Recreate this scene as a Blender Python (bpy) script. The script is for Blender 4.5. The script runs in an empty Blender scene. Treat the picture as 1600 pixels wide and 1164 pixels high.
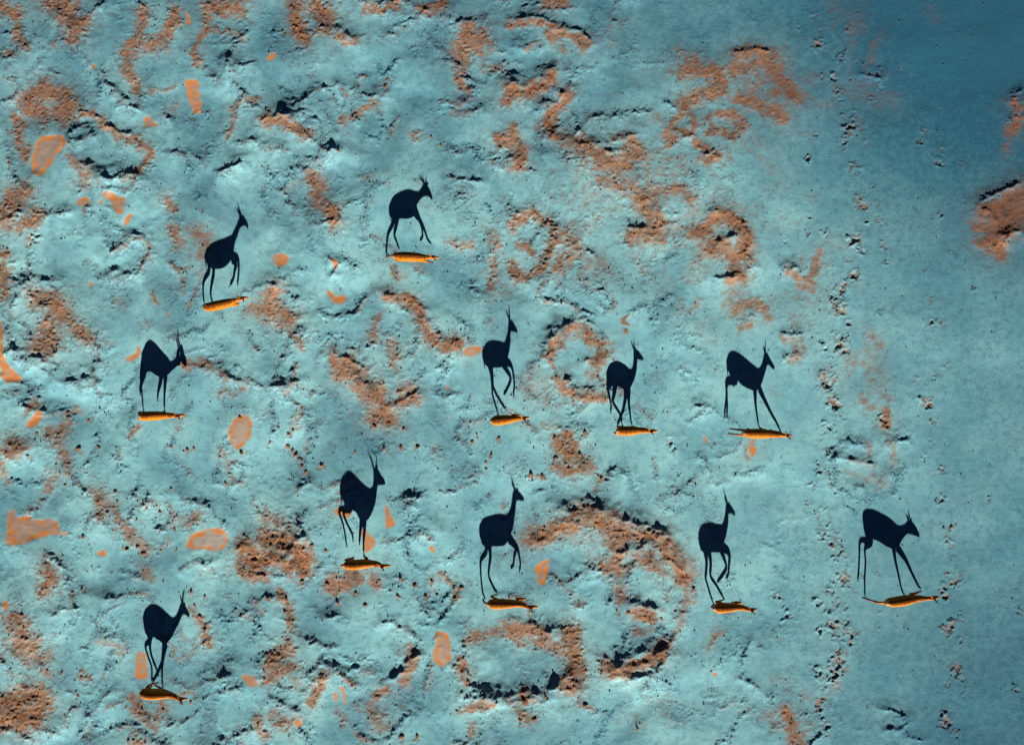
import bpy, math, random
import numpy as np

# ------------------------------------------------------------------ camera, sky, sun, exposure
sc = bpy.context.scene
COL = sc.collection
M_PX = 0.02                     # metres of ground per photograph pixel
CAM_H = 22.0                    # drone height in metres
SUN_EL = math.radians(19.3)
SHADOW_LEAN = math.radians(7.5)  # shadows lean a little to the left of straight up

cam_data = bpy.data.cameras.new("camera")
cam = bpy.data.objects.new("camera", cam_data)
COL.objects.link(cam)
cam.location = (0, 0, CAM_H)
cam.rotation_euler = (0, 0, 0)
cam_data.sensor_width = 36.0
cam_data.lens = 36.0 * CAM_H / (1600 * M_PX)
cam_data.clip_start = 0.1
cam_data.clip_end = 3000
sc.camera = cam

to_sun = np.array([math.sin(SHADOW_LEAN) * math.cos(SUN_EL), -math.cos(SHADOW_LEAN) * math.cos(SUN_EL), math.sin(SUN_EL)])
world = bpy.data.worlds.new("World")
sc.world = world
world.use_nodes = True
wn = world.node_tree
wn.nodes.clear()
w_out = wn.nodes.new("ShaderNodeOutputWorld")
w_bg = wn.nodes.new("ShaderNodeBackground")
w_sky = wn.nodes.new("ShaderNodeTexSky")
w_sky.sky_type = 'NISHITA'
w_sky.sun_disc = False
w_sky.sun_elevation = SUN_EL
w_sky.sun_rotation = math.pi - SHADOW_LEAN     # 0 = +Y; the sun stands at -Y, a little to +X
w_sky.altitude = 2500.0            # dry, thin air: deep sky, dark shadows
w_sky.air_density = 0.11
w_sky.dust_density = 0.0
w_sky.ozone_density = 1.2
w_bg.inputs["Strength"].default_value = 0.05
wn.links.new(w_sky.outputs[0], w_bg.inputs[0])
wn.links.new(w_bg.outputs[0], w_out.inputs[0])

sun_data = bpy.data.lights.new("sun", 'SUN')
sun_data.energy = 5.0
sun_data.angle = math.radians(0.5)
sun_data.color = (1.0, 0.94, 0.84)
sun = bpy.data.objects.new("sun", sun_data)
COL.objects.link(sun)
sun.location = tuple(to_sun * 60)
sun.rotation_euler = (math.pi / 2 - SUN_EL, 0, SHADOW_LEAN)

sc.view_settings.view_transform = 'Standard'
sc.view_settings.look = 'None'
sc.view_settings.exposure = 1.40
sc.view_settings.gamma = 1.0
sc.view_settings.use_curve_mapping = False

rng = np.random.default_rng(7)
random.seed(7)

# ------------------------------------------------------------------ numpy noise
def smooth(a, b, x):
    t = np.clip((x - a) / (b - a), 0, 1)
    return t * t * (3 - 2 * t)

_G = rng.uniform(0, 2 * np.pi, 65536).astype(np.float32)
_GX, _GY = np.cos(_G), np.sin(_G)

def perlin(x, y, seed=0):
    xi = np.floor(x).astype(np.int64); yi = np.floor(y).astype(np.int64)
    fx = (x - xi).astype(np.float32); fy = (y - yi).astype(np.float32)
    u = fx * fx * fx * (fx * (fx * 6 - 15) + 10); v = fy * fy * fy * (fy * (fy * 6 - 15) + 10)
    def g(ix, iy, dx, dy):
        h = ((ix * 73856093) ^ (iy * 19349663) ^ (seed * 83492791)) & 0x7fffffff
        h = ((h ^ (h >> 13)) * 1274126177 & 0x7fffffff)
        h = (h ^ (h >> 16)) & 65535
        return _GX[h] * dx + _GY[h] * dy
    a = g(xi, yi, fx, fy); b = g(xi + 1, yi, fx - 1, fy)
    c = g(xi, yi + 1, fx, fy - 1); d = g(xi + 1, yi + 1, fx - 1, fy - 1)
    return (a + u * (b - a)) + v * ((c + u * (d - c)) - (a + u * (b - a)))   # about -0.7 .. 0.7

def fbm(x, y, wl, octs=4, seed=0, gain=0.5):
    s = 0; amp = 1.0
    for o in range(octs):
        s = s + amp * perlin(x / wl + 17.3 * o, y / wl - 9.1 * o, seed + o)
        wl *= 0.5; amp *= gain
    return s

# ------------------------------------------------------------------ ground features, in photograph pixels
# ochre rough crust: (width, strength, [points])
OCHRE = [
 (18,1,[(8,12),(26,20)]),(14,.9,[(25,45),(30,60),(38,75)]),(9,.9,[(12,88)]),(8,.5,[(20,112)]),
 (22,1,[(82,6),(110,8),(105,30),(126,42),(118,55)]),(10,.5,[(85,75),(110,72)]),
 (13,.9,[(228,20),(222,45),(212,68),(200,88),(200,110),(205,125),(218,142)]),
 (16,.95,[(275,15),(270,35),(262,55),(250,75),(225,76)]),
 (18,1,[(330,14),(375,12)]),(10,.9,[(345,2),(322,38),(308,65),(303,85),(312,100)]),(8,.8,[(330,45),(350,52),(370,55),(382,66)]),
 (24,1,[(70,135),(50,150),(45,165),(65,180)]),(22,1,[(80,150),(100,150),(112,165),(95,178)]),(14,.95,[(28,190),(30,210),(35,226),(42,246)]),
 (10,.9,[(130,172),(152,190),(175,205),(197,216),(225,224),(231,242),(226,262),(210,282)]),(16,.8,[(120,255),(135,266),(130,288)]),
 (8,.8,[(400,160),(380,163),(369,170),(365,182),(355,210)]),(5,.7,[(235,145),(278,137)]),(7,.6,[(262,182),(275,165)]),
 (20,1,[(463,8),(465,30),(468,48),(478,62)]),(22,1,[(495,15),(515,25),(510,42)]),(13,.9,[(530,53),(538,60)]),(8,.85,[(545,70),(562,65)]),
 (8,1,[(573,13),(600,17),(622,13)]),(12,.9,[(660,14),(675,20),(692,4)]),
 (24,1,[(735,48),(730,65),(722,86)]),(22,1,[(748,75),(755,62)]),(12,.9,[(720,108),(715,124),(726,142)]),(12,.7,[(765,104),(782,108)]),
 (14,1,[(798,145),(790,162)]),(14,1,[(778,218),(796,224)]),(13,1,[(418,190),(445,195),(465,203),(482,211)]),(10,.8,[(585,160),(560,180),(530,192)]),
 (8,.7,[(645,216),(650,205)]),(5,.6,[(547,207)]),(18,.95,[(488,278),(495,292),(500,315),(515,330),(525,346)]),(8,.6,[(536,350),(540,362)]),
 (15,.95,[(858,3),(880,5)]),(9,.95,[(798,42),(830,33),(850,38),(868,46)]),(11,.95,[(858,62),(885,53),(905,66),(915,80)]),(9,.8,[(880,76)]),
 (6,.8,[(825,82),(836,72)]),(16,1.05,[(792,148),(830,143),(855,130),(866,119)]),(15,1.1,[(882,148),(872,165),(860,180),(855,197),(866,208)]),
 (17,1.05,[(804,208),(810,235),(808,256)]),(20,.75,[(878,205),(890,222)]),(26,1,[(905,228),(930,246),(960,262),(990,246)]),(20,.95,[(985,222),(1000,242)]),
 (10,.8,[(958,216),(982,220)]),(22,.85,[(945,283),(982,290)]),(13,.45,[(950,45),(972,35)]),(16,.4,[(900,60),(960,70)]),
 (13,.7,[(1060,82),(1078,97)]),(19,1,[(1062,112),(1090,105),(1120,120),(1132,138),(1096,150),(1072,160)]),
 (17,1,[(1150,86),(1180,78),(1205,92)]),(17,.95,[(1140,107),(1170,105),(1205,100)]),(17,1,[(1160,155),(1192,168)]),(14,.8,[(1190,130),(1175,140)]),
 (9,1,[(1046,190),(1056,180),(1070,178),(1082,190),(1078,207),(1062,212),(1048,203),(1046,190)]),
 (10,.95,[(1105,185),(1125,178),(1150,185),(1157,202),(1145,215),(1125,208),(1108,200)]),(13,1,[(1085,222),(1100,230)]),(13,1.05,[(1100,248),(1118,244)]),
 (12,.95,[(1040,205),(1046,222)]),(10,.6,[(1140,238),(1145,250)]),(24,.55,[(1050,255),(1020,238)]),(20,.55,[(1010,275),(1070,270)]),
 (21,1,[(1203,92),(1212,112),(1226,132),(1242,152)]),(18,1,[(1206,172),(1224,182)]),(16,.9,[(1210,150)]),(14,.5,[(1262,118),(1275,125)]),
 (22,.42,[(1305,10),(1330,30),(1345,45)]),(22,.45,[(1310,138),(1350,150),(1390,155)]),(12,.45,[(1300,165),(1275,170)]),(16,.35,[(1450,22),(1465,30)]),(14,.4,[(1340,190),(1330,210)]),(13,.4,[(1250,210),(1265,215)]),
 (13,.95,[(1582,165),(1597,168)]),(12,.95,[(1592,188),(1583,205)]),(10,.7,[(1580,215),(1575,238)]),
 (24,.95,[(20,303),(40,299),(15,325),(10,345)]),(17,.9,[(28,356),(45,350),(60,340)]),(14,.95,[(5,395),(10,420),(8,445),(4,462)]),
 (7,.75,[(178,394),(200,379),(220,373),(232,385),(232,402),(222,420)]),(11,.8,[(270,330),(264,315)]),(15,.85,[(270,362),(282,380)]),(20,.8,[(308,362),(322,380),(315,394)]),
 (6,.7,[(272,413),(282,435),(290,457)]),(28,1,[(62,466),(82,476),(102,492)]),(27,1,[(75,510),(85,528),(66,540)]),(20,.9,[(118,512),(142,530)]),(8,.6,[(20,485),(22,470)]),(6,.6,[(16,520),(20,545)]),
 (10,.5,[(185,476),(195,480)]),(4,1,[(243,460),(248,478)]),(5,.8,[(262,492),(265,500)]),(7,.85,[(290,568),(312,566),(332,576),(355,590)]),
 (24,.95,[(432,455),(415,474),(430,490),(455,500),(402,482)]),(11,.85,[(460,520),(472,536)]),(9,.8,[(614,414),(622,432)]),(8,.85,[(592,495),(586,518),(580,532)]),
 (14,1.05,[(606,462),(625,466),(645,476),(655,496),(661,512),(676,530),(696,538),(716,541)]),(15,.75,[(610,540),(625,550),(618,572)]),(15,1,[(521,558),(532,568),(546,562)]),
 (7,.8,[(702,376),(715,383),(735,382),(742,374)]),(11,.8,[(770,368),(773,400),(768,430),(765,455)]),(16,.45,[(755,352),(792,348)]),(12,.5,[(772,458),(800,470)]),(20,.35,[(715,300),(755,312)]),(8,.5,[(662,316)]),
 (12,.95,[(800,352),(835,336),(860,355),(871,380),(856,405),(832,430),(810,433),(798,412)]),(13,.95,[(818,384),(830,394)]),
 (18,.85,[(885,368),(905,386),(890,402),(870,422)]),(18,.6,[(922,352),(942,335)]),(24,1,[(998,308),(1015,325),(1030,346),(1020,366),(992,367)]),
 (18,.85,[(982,292),(1012,302),(1060,300),(1076,312)]),(14,.95,[(1034,378),(1040,370)]),(12,.6,[(992,400),(1006,425)]),(10,.55,[(1020,440)]),(18,.5,[(940,300),(960,330)]),
 (20,1.08,[(1090,362),(1110,344),(1130,338),(1150,348),(1160,366),(1165,396),(1150,398)]),(20,1.08,[(1110,384),(1124,388),(1106,397)]),(15,1,[(1150,415),(1166,436),(1142,441)]),
 (13,.6,[(1080,418),(1097,412)]),(12,.5,[(1070,435),(1090,440)]),(5,.7,[(1060,470),(1070,483),(1080,485),(1095,470)]),(16,.9,[(1150,482),(1175,471),(1196,490)]),(10,.9,[(1160,505),(1172,508)]),(9,.8,[(1140,476)]),
 (13,1,[(855,555),(868,537),(885,517),(905,511),(925,525),(940,540),(948,556),(932,570)]),(9,.85,[(860,560),(868,578)]),(20,.35,[(840,540),(835,560)]),
 (4,1,[(980,499),(980,508)]),(4,.9,[(977,524)]),(7,.5,[(970,540)]),
 (27,1.1,[(1545,332),(1570,322),(1598,308)]),(25,1.1,[(1560,352),(1584,347)]),(22,1.1,[(1548,376),(1562,388)]),(18,.9,[(1526,350),(1540,362)]),
 (11,.95,[(1228,424),(1242,432),(1270,440),(1282,418),(1280,396)]),(8,.8,[(1252,405)]),(10,.8,[(1250,450),(1265,452)]),
 (30,.42,[(1205,468),(1240,475),(1285,462)]),(20,.42,[(1240,490),(1265,500)]),(18,.42,[(1300,376),(1318,386)]),(14,.4,[(1225,335),(1240,345)]),(12,.4,[(1270,310)]),
 (16,.6,[(1352,522),(1375,540)]),(20,.55,[(1325,560),(1350,560)]),(9,.8,[(1203,488)]),(10,.75,[(1230,530),(1246,532),(1253,548),(1240,568)]),(14,.45,[(1275,580),(1310,592)]),(12,.45,[(1335,440),(1345,445)]),
 (12,.9,[(58,628),(45,640)]),(11,.75,[(102,648),(120,640)]),(17,.95,[(20,690),(30,698),(15,706)]),(17,.85,[(75,680),(100,668),(92,692)]),(14,.8,[(100,710),(106,736)]),(14,.7,[(82,740),(75,762)]),
 (9,.8,[(4,722),(5,748)]),(17,.85,[(150,768),(175,790),(162,806)]),(12,.85,[(182,802),(186,822)]),(15,.85,[(195,825),(206,842),(226,856)]),(12,.7,[(350,612),(375,610),(386,600)]),(5,.9,[(200,683),(220,665)]),(13,.8,[(290,815),(310,806)]),
 (10,.6,[(360,745),(380,760)]),(9,.6,[(345,705),(360,720)]),(6,.7,[(250,850),(260,840)]),
 (26,1.05,[(540,578),(560,592),(577,612),(592,622)]),(22,1.05,[(598,640),(611,652),(585,648)]),(18,.95,[(635,604),(646,620),(630,630)]),(10,.7,[(445,612),(470,600)]),(8,.6,[(470,640),(462,665)]),
 (26,1.1,[(385,858),(402,882),(430,872)]),(24,1.1,[(420,840),(450,850)]),(24,.75,[(410,802),(435,815),(452,832)]),(20,1,[(378,890),(415,895)]),(15,1.1,[(452,882),(470,852),(484,872)]),(12,1.1,[(470,885),(482,890)]),
 (14,.95,[(873,588),(880,605),(896,615),(916,620),(940,621)]),(15,.55,[(840,608),(850,626),(872,636)]),(10,.8,[(922,588),(946,596)]),(14,.4,[(835,585),(830,600)]),
 (15,.98,[(885,680),(868,690),(880,702),(896,697),(890,715),(910,722)]),(15,.95,[(868,726),(895,736),(918,732)]),(8,.85,[(940,745),(934,762)]),(7,.7,[(838,742),(848,746)]),(10,.6,[(870,665),(850,668)]),
 (8,.8,[(1168,695),(1170,712)]),(8,.7,[(1182,705)]),
 (22,1,[(828,842),(860,832),(890,817),(902,806),(930,803),(946,816)]),(25,1,[(946,816),(970,832),(1000,834),(1025,842),(1045,860),(1062,880)]),(20,.95,[(950,840),(975,858),(960,880)]),(18,.95,[(1000,868),(1025,880)]),(20,.5,[(812,850),(822,862)]),
 (22,1.05,[(1060,888),(1070,906)]),(12,.8,[(1080,918)]),(18,.98,[(945,880),(966,890)]),(14,.9,[(1018,882),(1030,890)]),(13,.95,[(965,918),(966,937)]),(17,1.1,[(995,955),(1012,962)]),(10,.75,[(990,986),(1015,984)]),(8,.7,[(1040,920),(1045,935)]),
 (10,.8,[(1284,580),(1290,590)]),(14,.65,[(1345,618),(1355,640)]),(12,.55,[(1365,608),(1390,622)]),(12,.55,[(1372,590),(1380,600)]),(14,1,[(1383,648),(1384,664)]),(8,.8,[(1355,688),(1357,712)]),(9,.7,[(1390,690),(1396,722)]),(9,.6,[(1332,722),(1362,730)]),(8,.6,[(1320,742),(1380,755)]),(6,.6,[(1385,745),(1372,765)]),
 (20,1,[(75,884),(81,904),(70,920)]),(14,.9,[(90,905)]),(24,.95,[(20,965),(36,985),(30,1006)]),(22,.9,[(55,998),(46,1020),(64,1030)]),(16,.7,[(70,1010),(75,1045)]),(12,.6,[(20,1050),(45,1060)]),
 (28,1.12,[(8,1100),(30,1097),(60,1082)]),(26,1.12,[(70,1098),(52,1120),(12,1124)]),(12,.85,[(224,888),(236,902)]),(8,.8,[(125,1050),(140,1058)]),
 (9,.9,[(298,948),(310,965),(320,990),(326,1003)]),(6,.6,[(165,1110),(195,1095)]),(16,.9,[(212,1098),(225,1118),(240,1132)]),(14,.85,[(210,1150),(222,1160)]),(13,.8,[(255,1102),(245,1140)]),(9,.8,[(280,1085),(300,1078)]),(5,.7,[(145,1140),(140,1155)]),(9,.7,[(378,958),(390,965)]),(8,.75,[(155,1000),(170,1008),(190,1016)]),(12,.5,[(340,900),(320,890)]),
 (17,.98,[(558,896),(535,910),(519,916)]),(12,.9,[(580,905),(592,912)]),(20,1,[(452,1005),(440,1020),(426,1036)]),(17,.95,[(456,1040),(422,1056)]),(13,.6,[(462,1064),(470,1058)]),(12,.9,[(442,920),(448,940),(452,960),(456,980)]),
 (7,.85,[(692,898),(706,911),(711,932)]),(10,.6,[(675,905),(680,920)]),(13,.9,[(636,1016),(648,1036),(632,1068)]),(14,1,[(600,1078),(586,1090)]),(11,.95,[(508,1050),(496,1070),(488,1096)]),(7,.8,[(535,1050),(550,1062)]),
 (10,.95,[(722,1030),(728,1050),(733,1066)]),(10,.9,[(722,1104),(745,1097),(768,1092)]),(17,.85,[(735,996),(760,988),(792,986),(812,1000)]),(20,.75,[(580,1108),(596,1132)]),(17,.85,[(430,1115),(446,1130),(464,1124)]),(12,.8,[(405,1120),(415,1145)]),(9,.8,[(740,1130),(735,1152)]),(11,.6,[(560,1105)]),(8,.7,[(530,1115),(540,1125)]),
 (17,1,[(800,988),(822,985),(850,992)]),(18,.9,[(840,1002),(865,1010),(882,1012)]),(22,1.05,[(892,990),(895,1020),(900,1050),(890,1070)]),
 (17,1.05,[(945,1040),(970,1046),(1000,1032),(1020,1025),(1034,1020)]),(13,1,[(1024,1015),(1042,1004)]),(12,1.05,[(818,1086),(824,1092)]),(13,.85,[(808,1110),(832,1120)]),(9,.8,[(908,1097),(930,1110)]),(14,.4,[(1025,1090),(1045,1125)]),(14,.4,[(960,1060),(980,1075)]),(8,.8,[(1122,990),(1112,1010)]),
 (15,1.02,[(1230,1112),(1235,1135),(1242,1158)]),(18,.6,[(1203,1115),(1222,1125)]),(16,.55,[(1262,1130),(1250,1145)]),(16,.45,[(1215,1060),(1230,1075)]),(9,.6,[(1305,1065),(1310,1075)]),(10,.6,[(1195,1115)]),
 (9,.5,[(1205,610)]),(12,.35,[(690,640),(700,660)]),(10,.5,[(695,620)]),
]
# ridges and scarps whose far side is turned from the sun: (half width px, height m, [points])
RIDGE = [
 (5,.05,[(140,28),(158,14)]),(5,.04,[(160,115),(175,135),(192,165),(215,171)]),(5,.05,[(122,222),(146,214)]),(6,.06,[(160,276),(190,283),(210,280)]),(4,.05,[(300,245),(320,257)]),
 (5,.06,[(345,270),(380,262)]),(4,.05,[(375,228),(400,222)]),(5,.04,[(325,108),(345,124)]),(4,.05,[(355,106),(400,100)]),(5,.05,[(130,172),(152,187),(185,206),(222,216)]),(4,.04,[(95,25),(120,52)]),(6,.04,[(400,170),(375,160)]),
 (6,.05,[(566,6),(600,9),(640,4)]),(8,.05,[(720,34),(742,38)]),(4,.05,[(440,182),(415,185),(462,182),(482,176)]),(4,.045,[(468,170),(485,155),(500,143),(532,135)]),(5,.05,[(552,148),(575,150),(602,150)]),(4,.05,[(525,238),(508,250),(475,264)]),(4,.05,[(532,48),(560,66)]),
 (4,.04,[(690,165),(722,160)]),(5,.05,[(705,280),(745,281)]),(4,.05,[(780,262),(800,252)]),(4,.04,[(410,232),(450,238)]),(5,.04,[(600,20),(660,30)]),
 (4,.04,[(798,32),(830,24),(850,30),(868,38)]),(4,.055,[(856,54),(885,45),(908,57),(918,76)]),(5,.07,[(790,139),(830,130),(855,118),(870,110)]),(5,.06,[(842,172),(870,152),(895,137)]),(4,.05,[(836,210),(850,216),(865,210)]),(4,.05,[(900,224),(918,230),(930,228)]),(5,.05,[(945,240),(965,243)]),(4,.03,[(958,222),(988,213)]),(4,.05,[(1098,238),(1112,236),(1120,246)]),(4,.05,[(1066,216),(1078,212)]),(3,.04,[(1036,160),(1056,166)]),(4,.03,[(1148,84),(1180,74),(1200,82)]),
 (5,.055,[(816,80),(840,72)]),(4,.05,[(1350,118),(1378,126)]),(5,.05,[(1528,322),(1545,306),(1575,294),(1600,285)]),(6,.07,[(1540,334),(1552,340)]),(6,.06,[(1548,378),(1568,374)]),(4,.05,[(1562,366),(1598,366)]),(6,.05,[(1582,160),(1600,150)]),(6,.05,[(1578,186),(1598,182)]),
 (6,.045,[(38,448),(60,440),(92,436)]),(4,.05,[(70,344),(108,334)]),(4,.04,[(178,394),(200,376),(222,370),(234,384)]),(4,.05,[(160,438),(182,425)]),(4,.04,[(270,412),(292,458)]),(3,.04,[(440,298),(452,314),(466,334)]),(4,.05,[(494,352),(522,346)]),(3,.05,[(518,400),(532,412),(526,430)]),
 (5,.05,[(600,458),(630,463),(652,474),(668,505),(690,532),(715,540)]),(5,.05,[(515,553),(545,560),(565,575)]),(5,.04,[(400,450),(440,445)]),(3,.035,[(365,468),(385,458),(402,450)]),(4,.03,[(800,338),(835,330)]),(4,.05,[(855,352),(868,374)]),
 (5,.06,[(984,354),(1002,362)]),(4,.04,[(1008,312),(1030,325),(1036,350)]),(5,.07,[(1118,380),(1134,374),(1146,370)]),(4,.05,[(1112,332),(1135,334),(1155,346),(1166,368),(1168,402),(1173,422)]),(5,.06,[(1124,434),(1148,434)]),(4,.05,[(862,530),(876,512),(890,502),(912,498),(930,508),(944,527)]),(4,.05,[(918,567),(945,562)]),(5,.05,[(1155,502),(1172,498)]),(5,.05,[(1220,422),(1238,420),(1250,426)]),(4,.05,[(1226,526),(1242,524)]),(4,.05,[(1228,560),(1250,554)]),
 (4,.05,[(880,588),(900,604),(922,612),(946,619)]),(6,.05,[(355,590),(400,600),(440,603),(468,597)]),(5,.05,[(280,563),(310,574),(330,580)]),(6,.05,[(105,590),(130,605),(150,592)]),(5,.05,[(20,552),(50,562),(90,570)]),
 (5,.05,[(15,702),(34,702)]),(5,.04,[(108,738),(118,752),(132,770)]),(5,.045,[(285,778),(315,786),(335,805),(350,822)]),(5,.05,[(70,640),(45,636)]),(4,.045,[(345,752),(360,758)]),(5,.05,[(600,646),(625,626),(650,614)]),(5,.05,[(555,585),(575,605)]),(4,.04,[(686,612),(700,617),(716,613)]),
 (4,.05,[(465,766),(482,756)]),(5,.05,[(500,762),(520,757),(535,752)]),(4,.04,[(692,770),(720,763),(746,758)]),(5,.03,[(728,748),(748,738)]),(4,.05,[(600,848),(640,838)]),(4,.04,[(635,800),(645,785)]),
 (5,.055,[(884,804),(910,791),(942,796),(960,810),(985,816),(1015,818),(1045,838)]),(5,.05,[(965,858),(1012,854)]),(7,.07,[(980,946),(1000,940),(1018,948)]),(5,.045,[(895,905),(915,892),(940,890)]),(5,.06,[(800,970),(830,978),(862,986)]),(5,.05,[(945,1024),(975,1028),(1005,1014)]),(5,.06,[(965,1050),(990,1056),(1018,1050),(1034,1034)]),(5,.05,[(852,1087),(872,1070),(884,1058)]),(4,.05,[(882,1078),(905,1074)]),
 (8,.10,[(448,872),(462,845),(478,838)]),(5,.06,[(372,860),(395,850)]),(4,.05,[(395,895),(440,902)]),(5,.05,[(412,934),(447,933)]),(4,.04,[(462,990),(490,1001),(512,1012),(525,1008)]),(5,.05,[(478,1078),(500,1056),(520,1046),(545,1055),(560,1066)]),(5,.055,[(652,1020),(640,1035),(620,1056),(598,1066)]),(5,.05,[(420,1092),(450,1100),(465,1108)]),(4,.04,[(600,972),(622,972),(640,990)]),(5,.05,[(718,1082),(745,1086),(780,1082)]),(4,.05,[(760,1086),(785,1094)]),(4,.045,[(505,966),(525,962)]),
 (5,.05,[(262,1060),(300,1072),(330,1062),(352,1050)]),(5,.05,[(305,1095),(340,1084),(372,1074)]),(3,.04,[(265,1130),(290,1124),(308,1114)]),(3,.035,[(128,1148),(150,1106),(165,1086),(185,1074)]),(6,.06,[(340,1164),(370,1148),(400,1136)]),(4,.05,[(170,935),(200,928),(228,926)]),(3,.035,[(200,942),(168,956),(152,975),(158,992)]),(5,.04,[(165,990),(190,1000),(202,1010)]),(4,.05,[(92,962),(118,945)]),(4,.05,[(280,890),(300,878),(332,876)]),(5,.05,[(60,1140),(90,1140)]),
 (3,.03,[(1290,706),(1315,692),(1350,693)]),(5,.05,[(1382,692),(1400,686),(1416,682)]),(4,.045,[(1310,714),(1340,722),(1360,728)]),(4,.05,[(1372,755),(1392,742)]),(3,.04,[(1335,766),(1348,762),(1358,770)]),(4,.04,[(1322,795),(1335,805)]),(4,.05,[(1380,1108),(1400,1114),(1412,1126)]),(5,.05,[(1390,1138),(1412,1132)]),(4,.05,[(1418,1146),(1436,1158)]),(4,.06,[(1262,1164),(1275,1150)]),(4,.04,[(1130,968),(1145,962)]),(4,.045,[(1155,1035),(1172,1006)]),(3,.035,[(1155,1060),(1180,1070),(1200,1085)]),
 (2.5,.03,[(1092,712),(1102,732),(1118,755),(1135,752)]),(2.5,.025,[(1080,655),(1110,642),(1145,655),(1160,675),(1150,705),(1120,714)]),(3,.03,[(1155,738),(1180,735),(1198,722)]),(4,.045,[(1085,635),(1110,640)]),
 (5,.05,[(1040,872),(1062,885)]),(3,.03,[(650,935),(668,966)]),(4,.04,[(672,952),(690,960)]),(4,.04,[(500,895),(530,905)]),(4,.045,[(0,400),(20,410)]),(4,.05,[(0,345),(30,335)]),
]
RIDGE += [
 (9,.06,[(830,850),(870,826),(905,802),(945,806),(985,822),(1025,834),(1055,862),(1074,900),(1078,930),(1064,968),(1042,1008),(1002,1036),(950,1042)]),
 (5,.04,[(35,455),(18,490),(15,530),(30,560),(70,585),(110,600),(145,590),(158,560),(155,520)]),(6,.045,[(725,1000),(722,1040),(735,1075),(790,1085),(840,1080),(880,1066)]),
 (6,.05,[(640,980),(654,1010),(646,1034),(620,1058)]),(7,.05,[(855,556),(868,530),(885,510),(908,503),(930,516),(946,540),(950,560)]),(6,.04,[(868,578),(880,600),(905,618),(945,622)]),
 (5,.04,[(480,215),(520,245),(500,262),(470,270)]),(6,.045,[(130,180),(110,215),(120,250),(170,280),(215,276)]),(5,.035,[(1325,690),(1300,720),(1305,765),(1345,785),(1395,770),(1412,730)]),(5,.04,[(160,110),(180,150),(215,170),(228,140)]),
 (6,.045,[(440,560),(470,520),(465,470),(430,448)]),(6,.05,[(180,395),(225,375),(236,400),(215,430),(170,440)]),(5,.04,[(380,60),(355,100),(370,125)]),(6,.045,[(610,60),(660,30),(700,28)]),
]
OCHRE += [(13,1.45,[(455,886),(468,858),(480,872),(474,888)]),(26,1.1,[(1562,346),(1592,332)]),(20,1.0,[(1575,366),(1550,360)]),(11,.72,[(1064,905),(1078,930),(1068,955),(1056,980),(1044,1002)]),(9,.6,[(960,905),(985,925)]),(22,.45,[(1090,300),(1130,310)]),(24,.42,[(860,300),(900,330)]),(20,.42,[(800,440),(770,470)]),(26,.40,[(1180,150),(1260,170)])]
# ring rims drawn as hoof-trodden pits: (x, y, radius px, depth m)
PITS = [
 (1273,28,6,.05),(1279,70,8,.05),(1315,92,6,.05),(1319,80,4,.05),(1302,122,6,.05),(1310,145,6,.04),(1330,202,8,.06),(1320,222,6,.05),(1330,260,6,.05),(1276,212,5,.05),(1264,250,5,.05),(1340,275,5,.03),(1470,255,7,.04),(1445,205,4,.04),(1340,97,4,.04),(1378,110,5,.03),(1313,158,5,.05),(1331,175,5,.04),(1284,122,4,.04),
 (1347,319,8,.065),(1336,374,8,.07),(1334,430,8,.06),(1316,447,9,.06),(1310,482,10,.07),(1312,543,10,.07),(1265,338,5,.04),(1291,362,6,.04),(1347,393,6,.05),(1454,504,6,.045),(1326,506,5,.05),(1262,365,5,.04),(1226,379,4,.04),(1472,338,4,.03),(1354,348,4,.05),(1305,468,5,.05),(1285,537,4,.05),(1289,544,4,.05),(1306,521,4,.05),(1384,412,4,.03),(1375,490,4,.03),(1521,453,3,.04),
 (1290,596,10,.07),(1303,630,9,.07),(1295,664,7,.05),(1450,630,8,.06),(1384,658,8,.05),(1280,736,5,.05),(1272,760,6,.05),(1279,725,4,.05),(1300,850,6,.06),(1289,834,6,.05),(1310,866,7,.06),(1276,801,4,.05),(1294,820,4,.05),(1287,838,5,.05),(1472,780,6,.045),(1485,823,5,.06),(1545,780,4,.04),(1487,852,6,.04),(1312,845,6,.05),(1316,860,6,.05),
 (1320,905,8,.06),(1298,925,6,.05),(1278,943,6,.06),(1310,942,5,.05),(1301,973,9,.07),(1322,973,6,.05),(1329,993,9,.06),(1312,1020,9,.06),(1306,1042,13,.09),(1273,1043,6,.05),(1279,1050,7,.05),(1278,1100,11,.085),(1287,1076,5,.06),(1292,1134,7,.06),(1250,1085,3,.05),(1476,926,8,.05),(1495,908,8,.05),(1485,983,9,.06),(1487,975,6,.05),(1501,1002,6,.04),(1496,1044,8,.06),(1500,1058,6,.05),(1480,1070,6,.04),(1474,1116,7,.05),(1479,1128,8,.06),(1495,1145,7,.05),(1592,955,5,.04),(1587,1078,5,.04),(1295,956,5,.05),(1345,895,5,.04),(1282,985,5,.06),(1374,897,3,.05),(1374,980,4,.03),
 (1210,925,5,.05),(1217,933,5,.05),(1223,945,4,.05),(1229,962,6,.06),(1205,1090,5,.05),(1375,955,4,.03),(1054,766,5,.05),(1060,740,4,.04),(1046,690,6,.05),(1053,703,6,.06),(1115,690,4,.02),
 (50,376,9,.06),(60,370,6,.05),(1012,480,3,.03),(460,165,5,.04),(125,300,5,.03),
]
_hr = np.random.default_rng(23)
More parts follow.
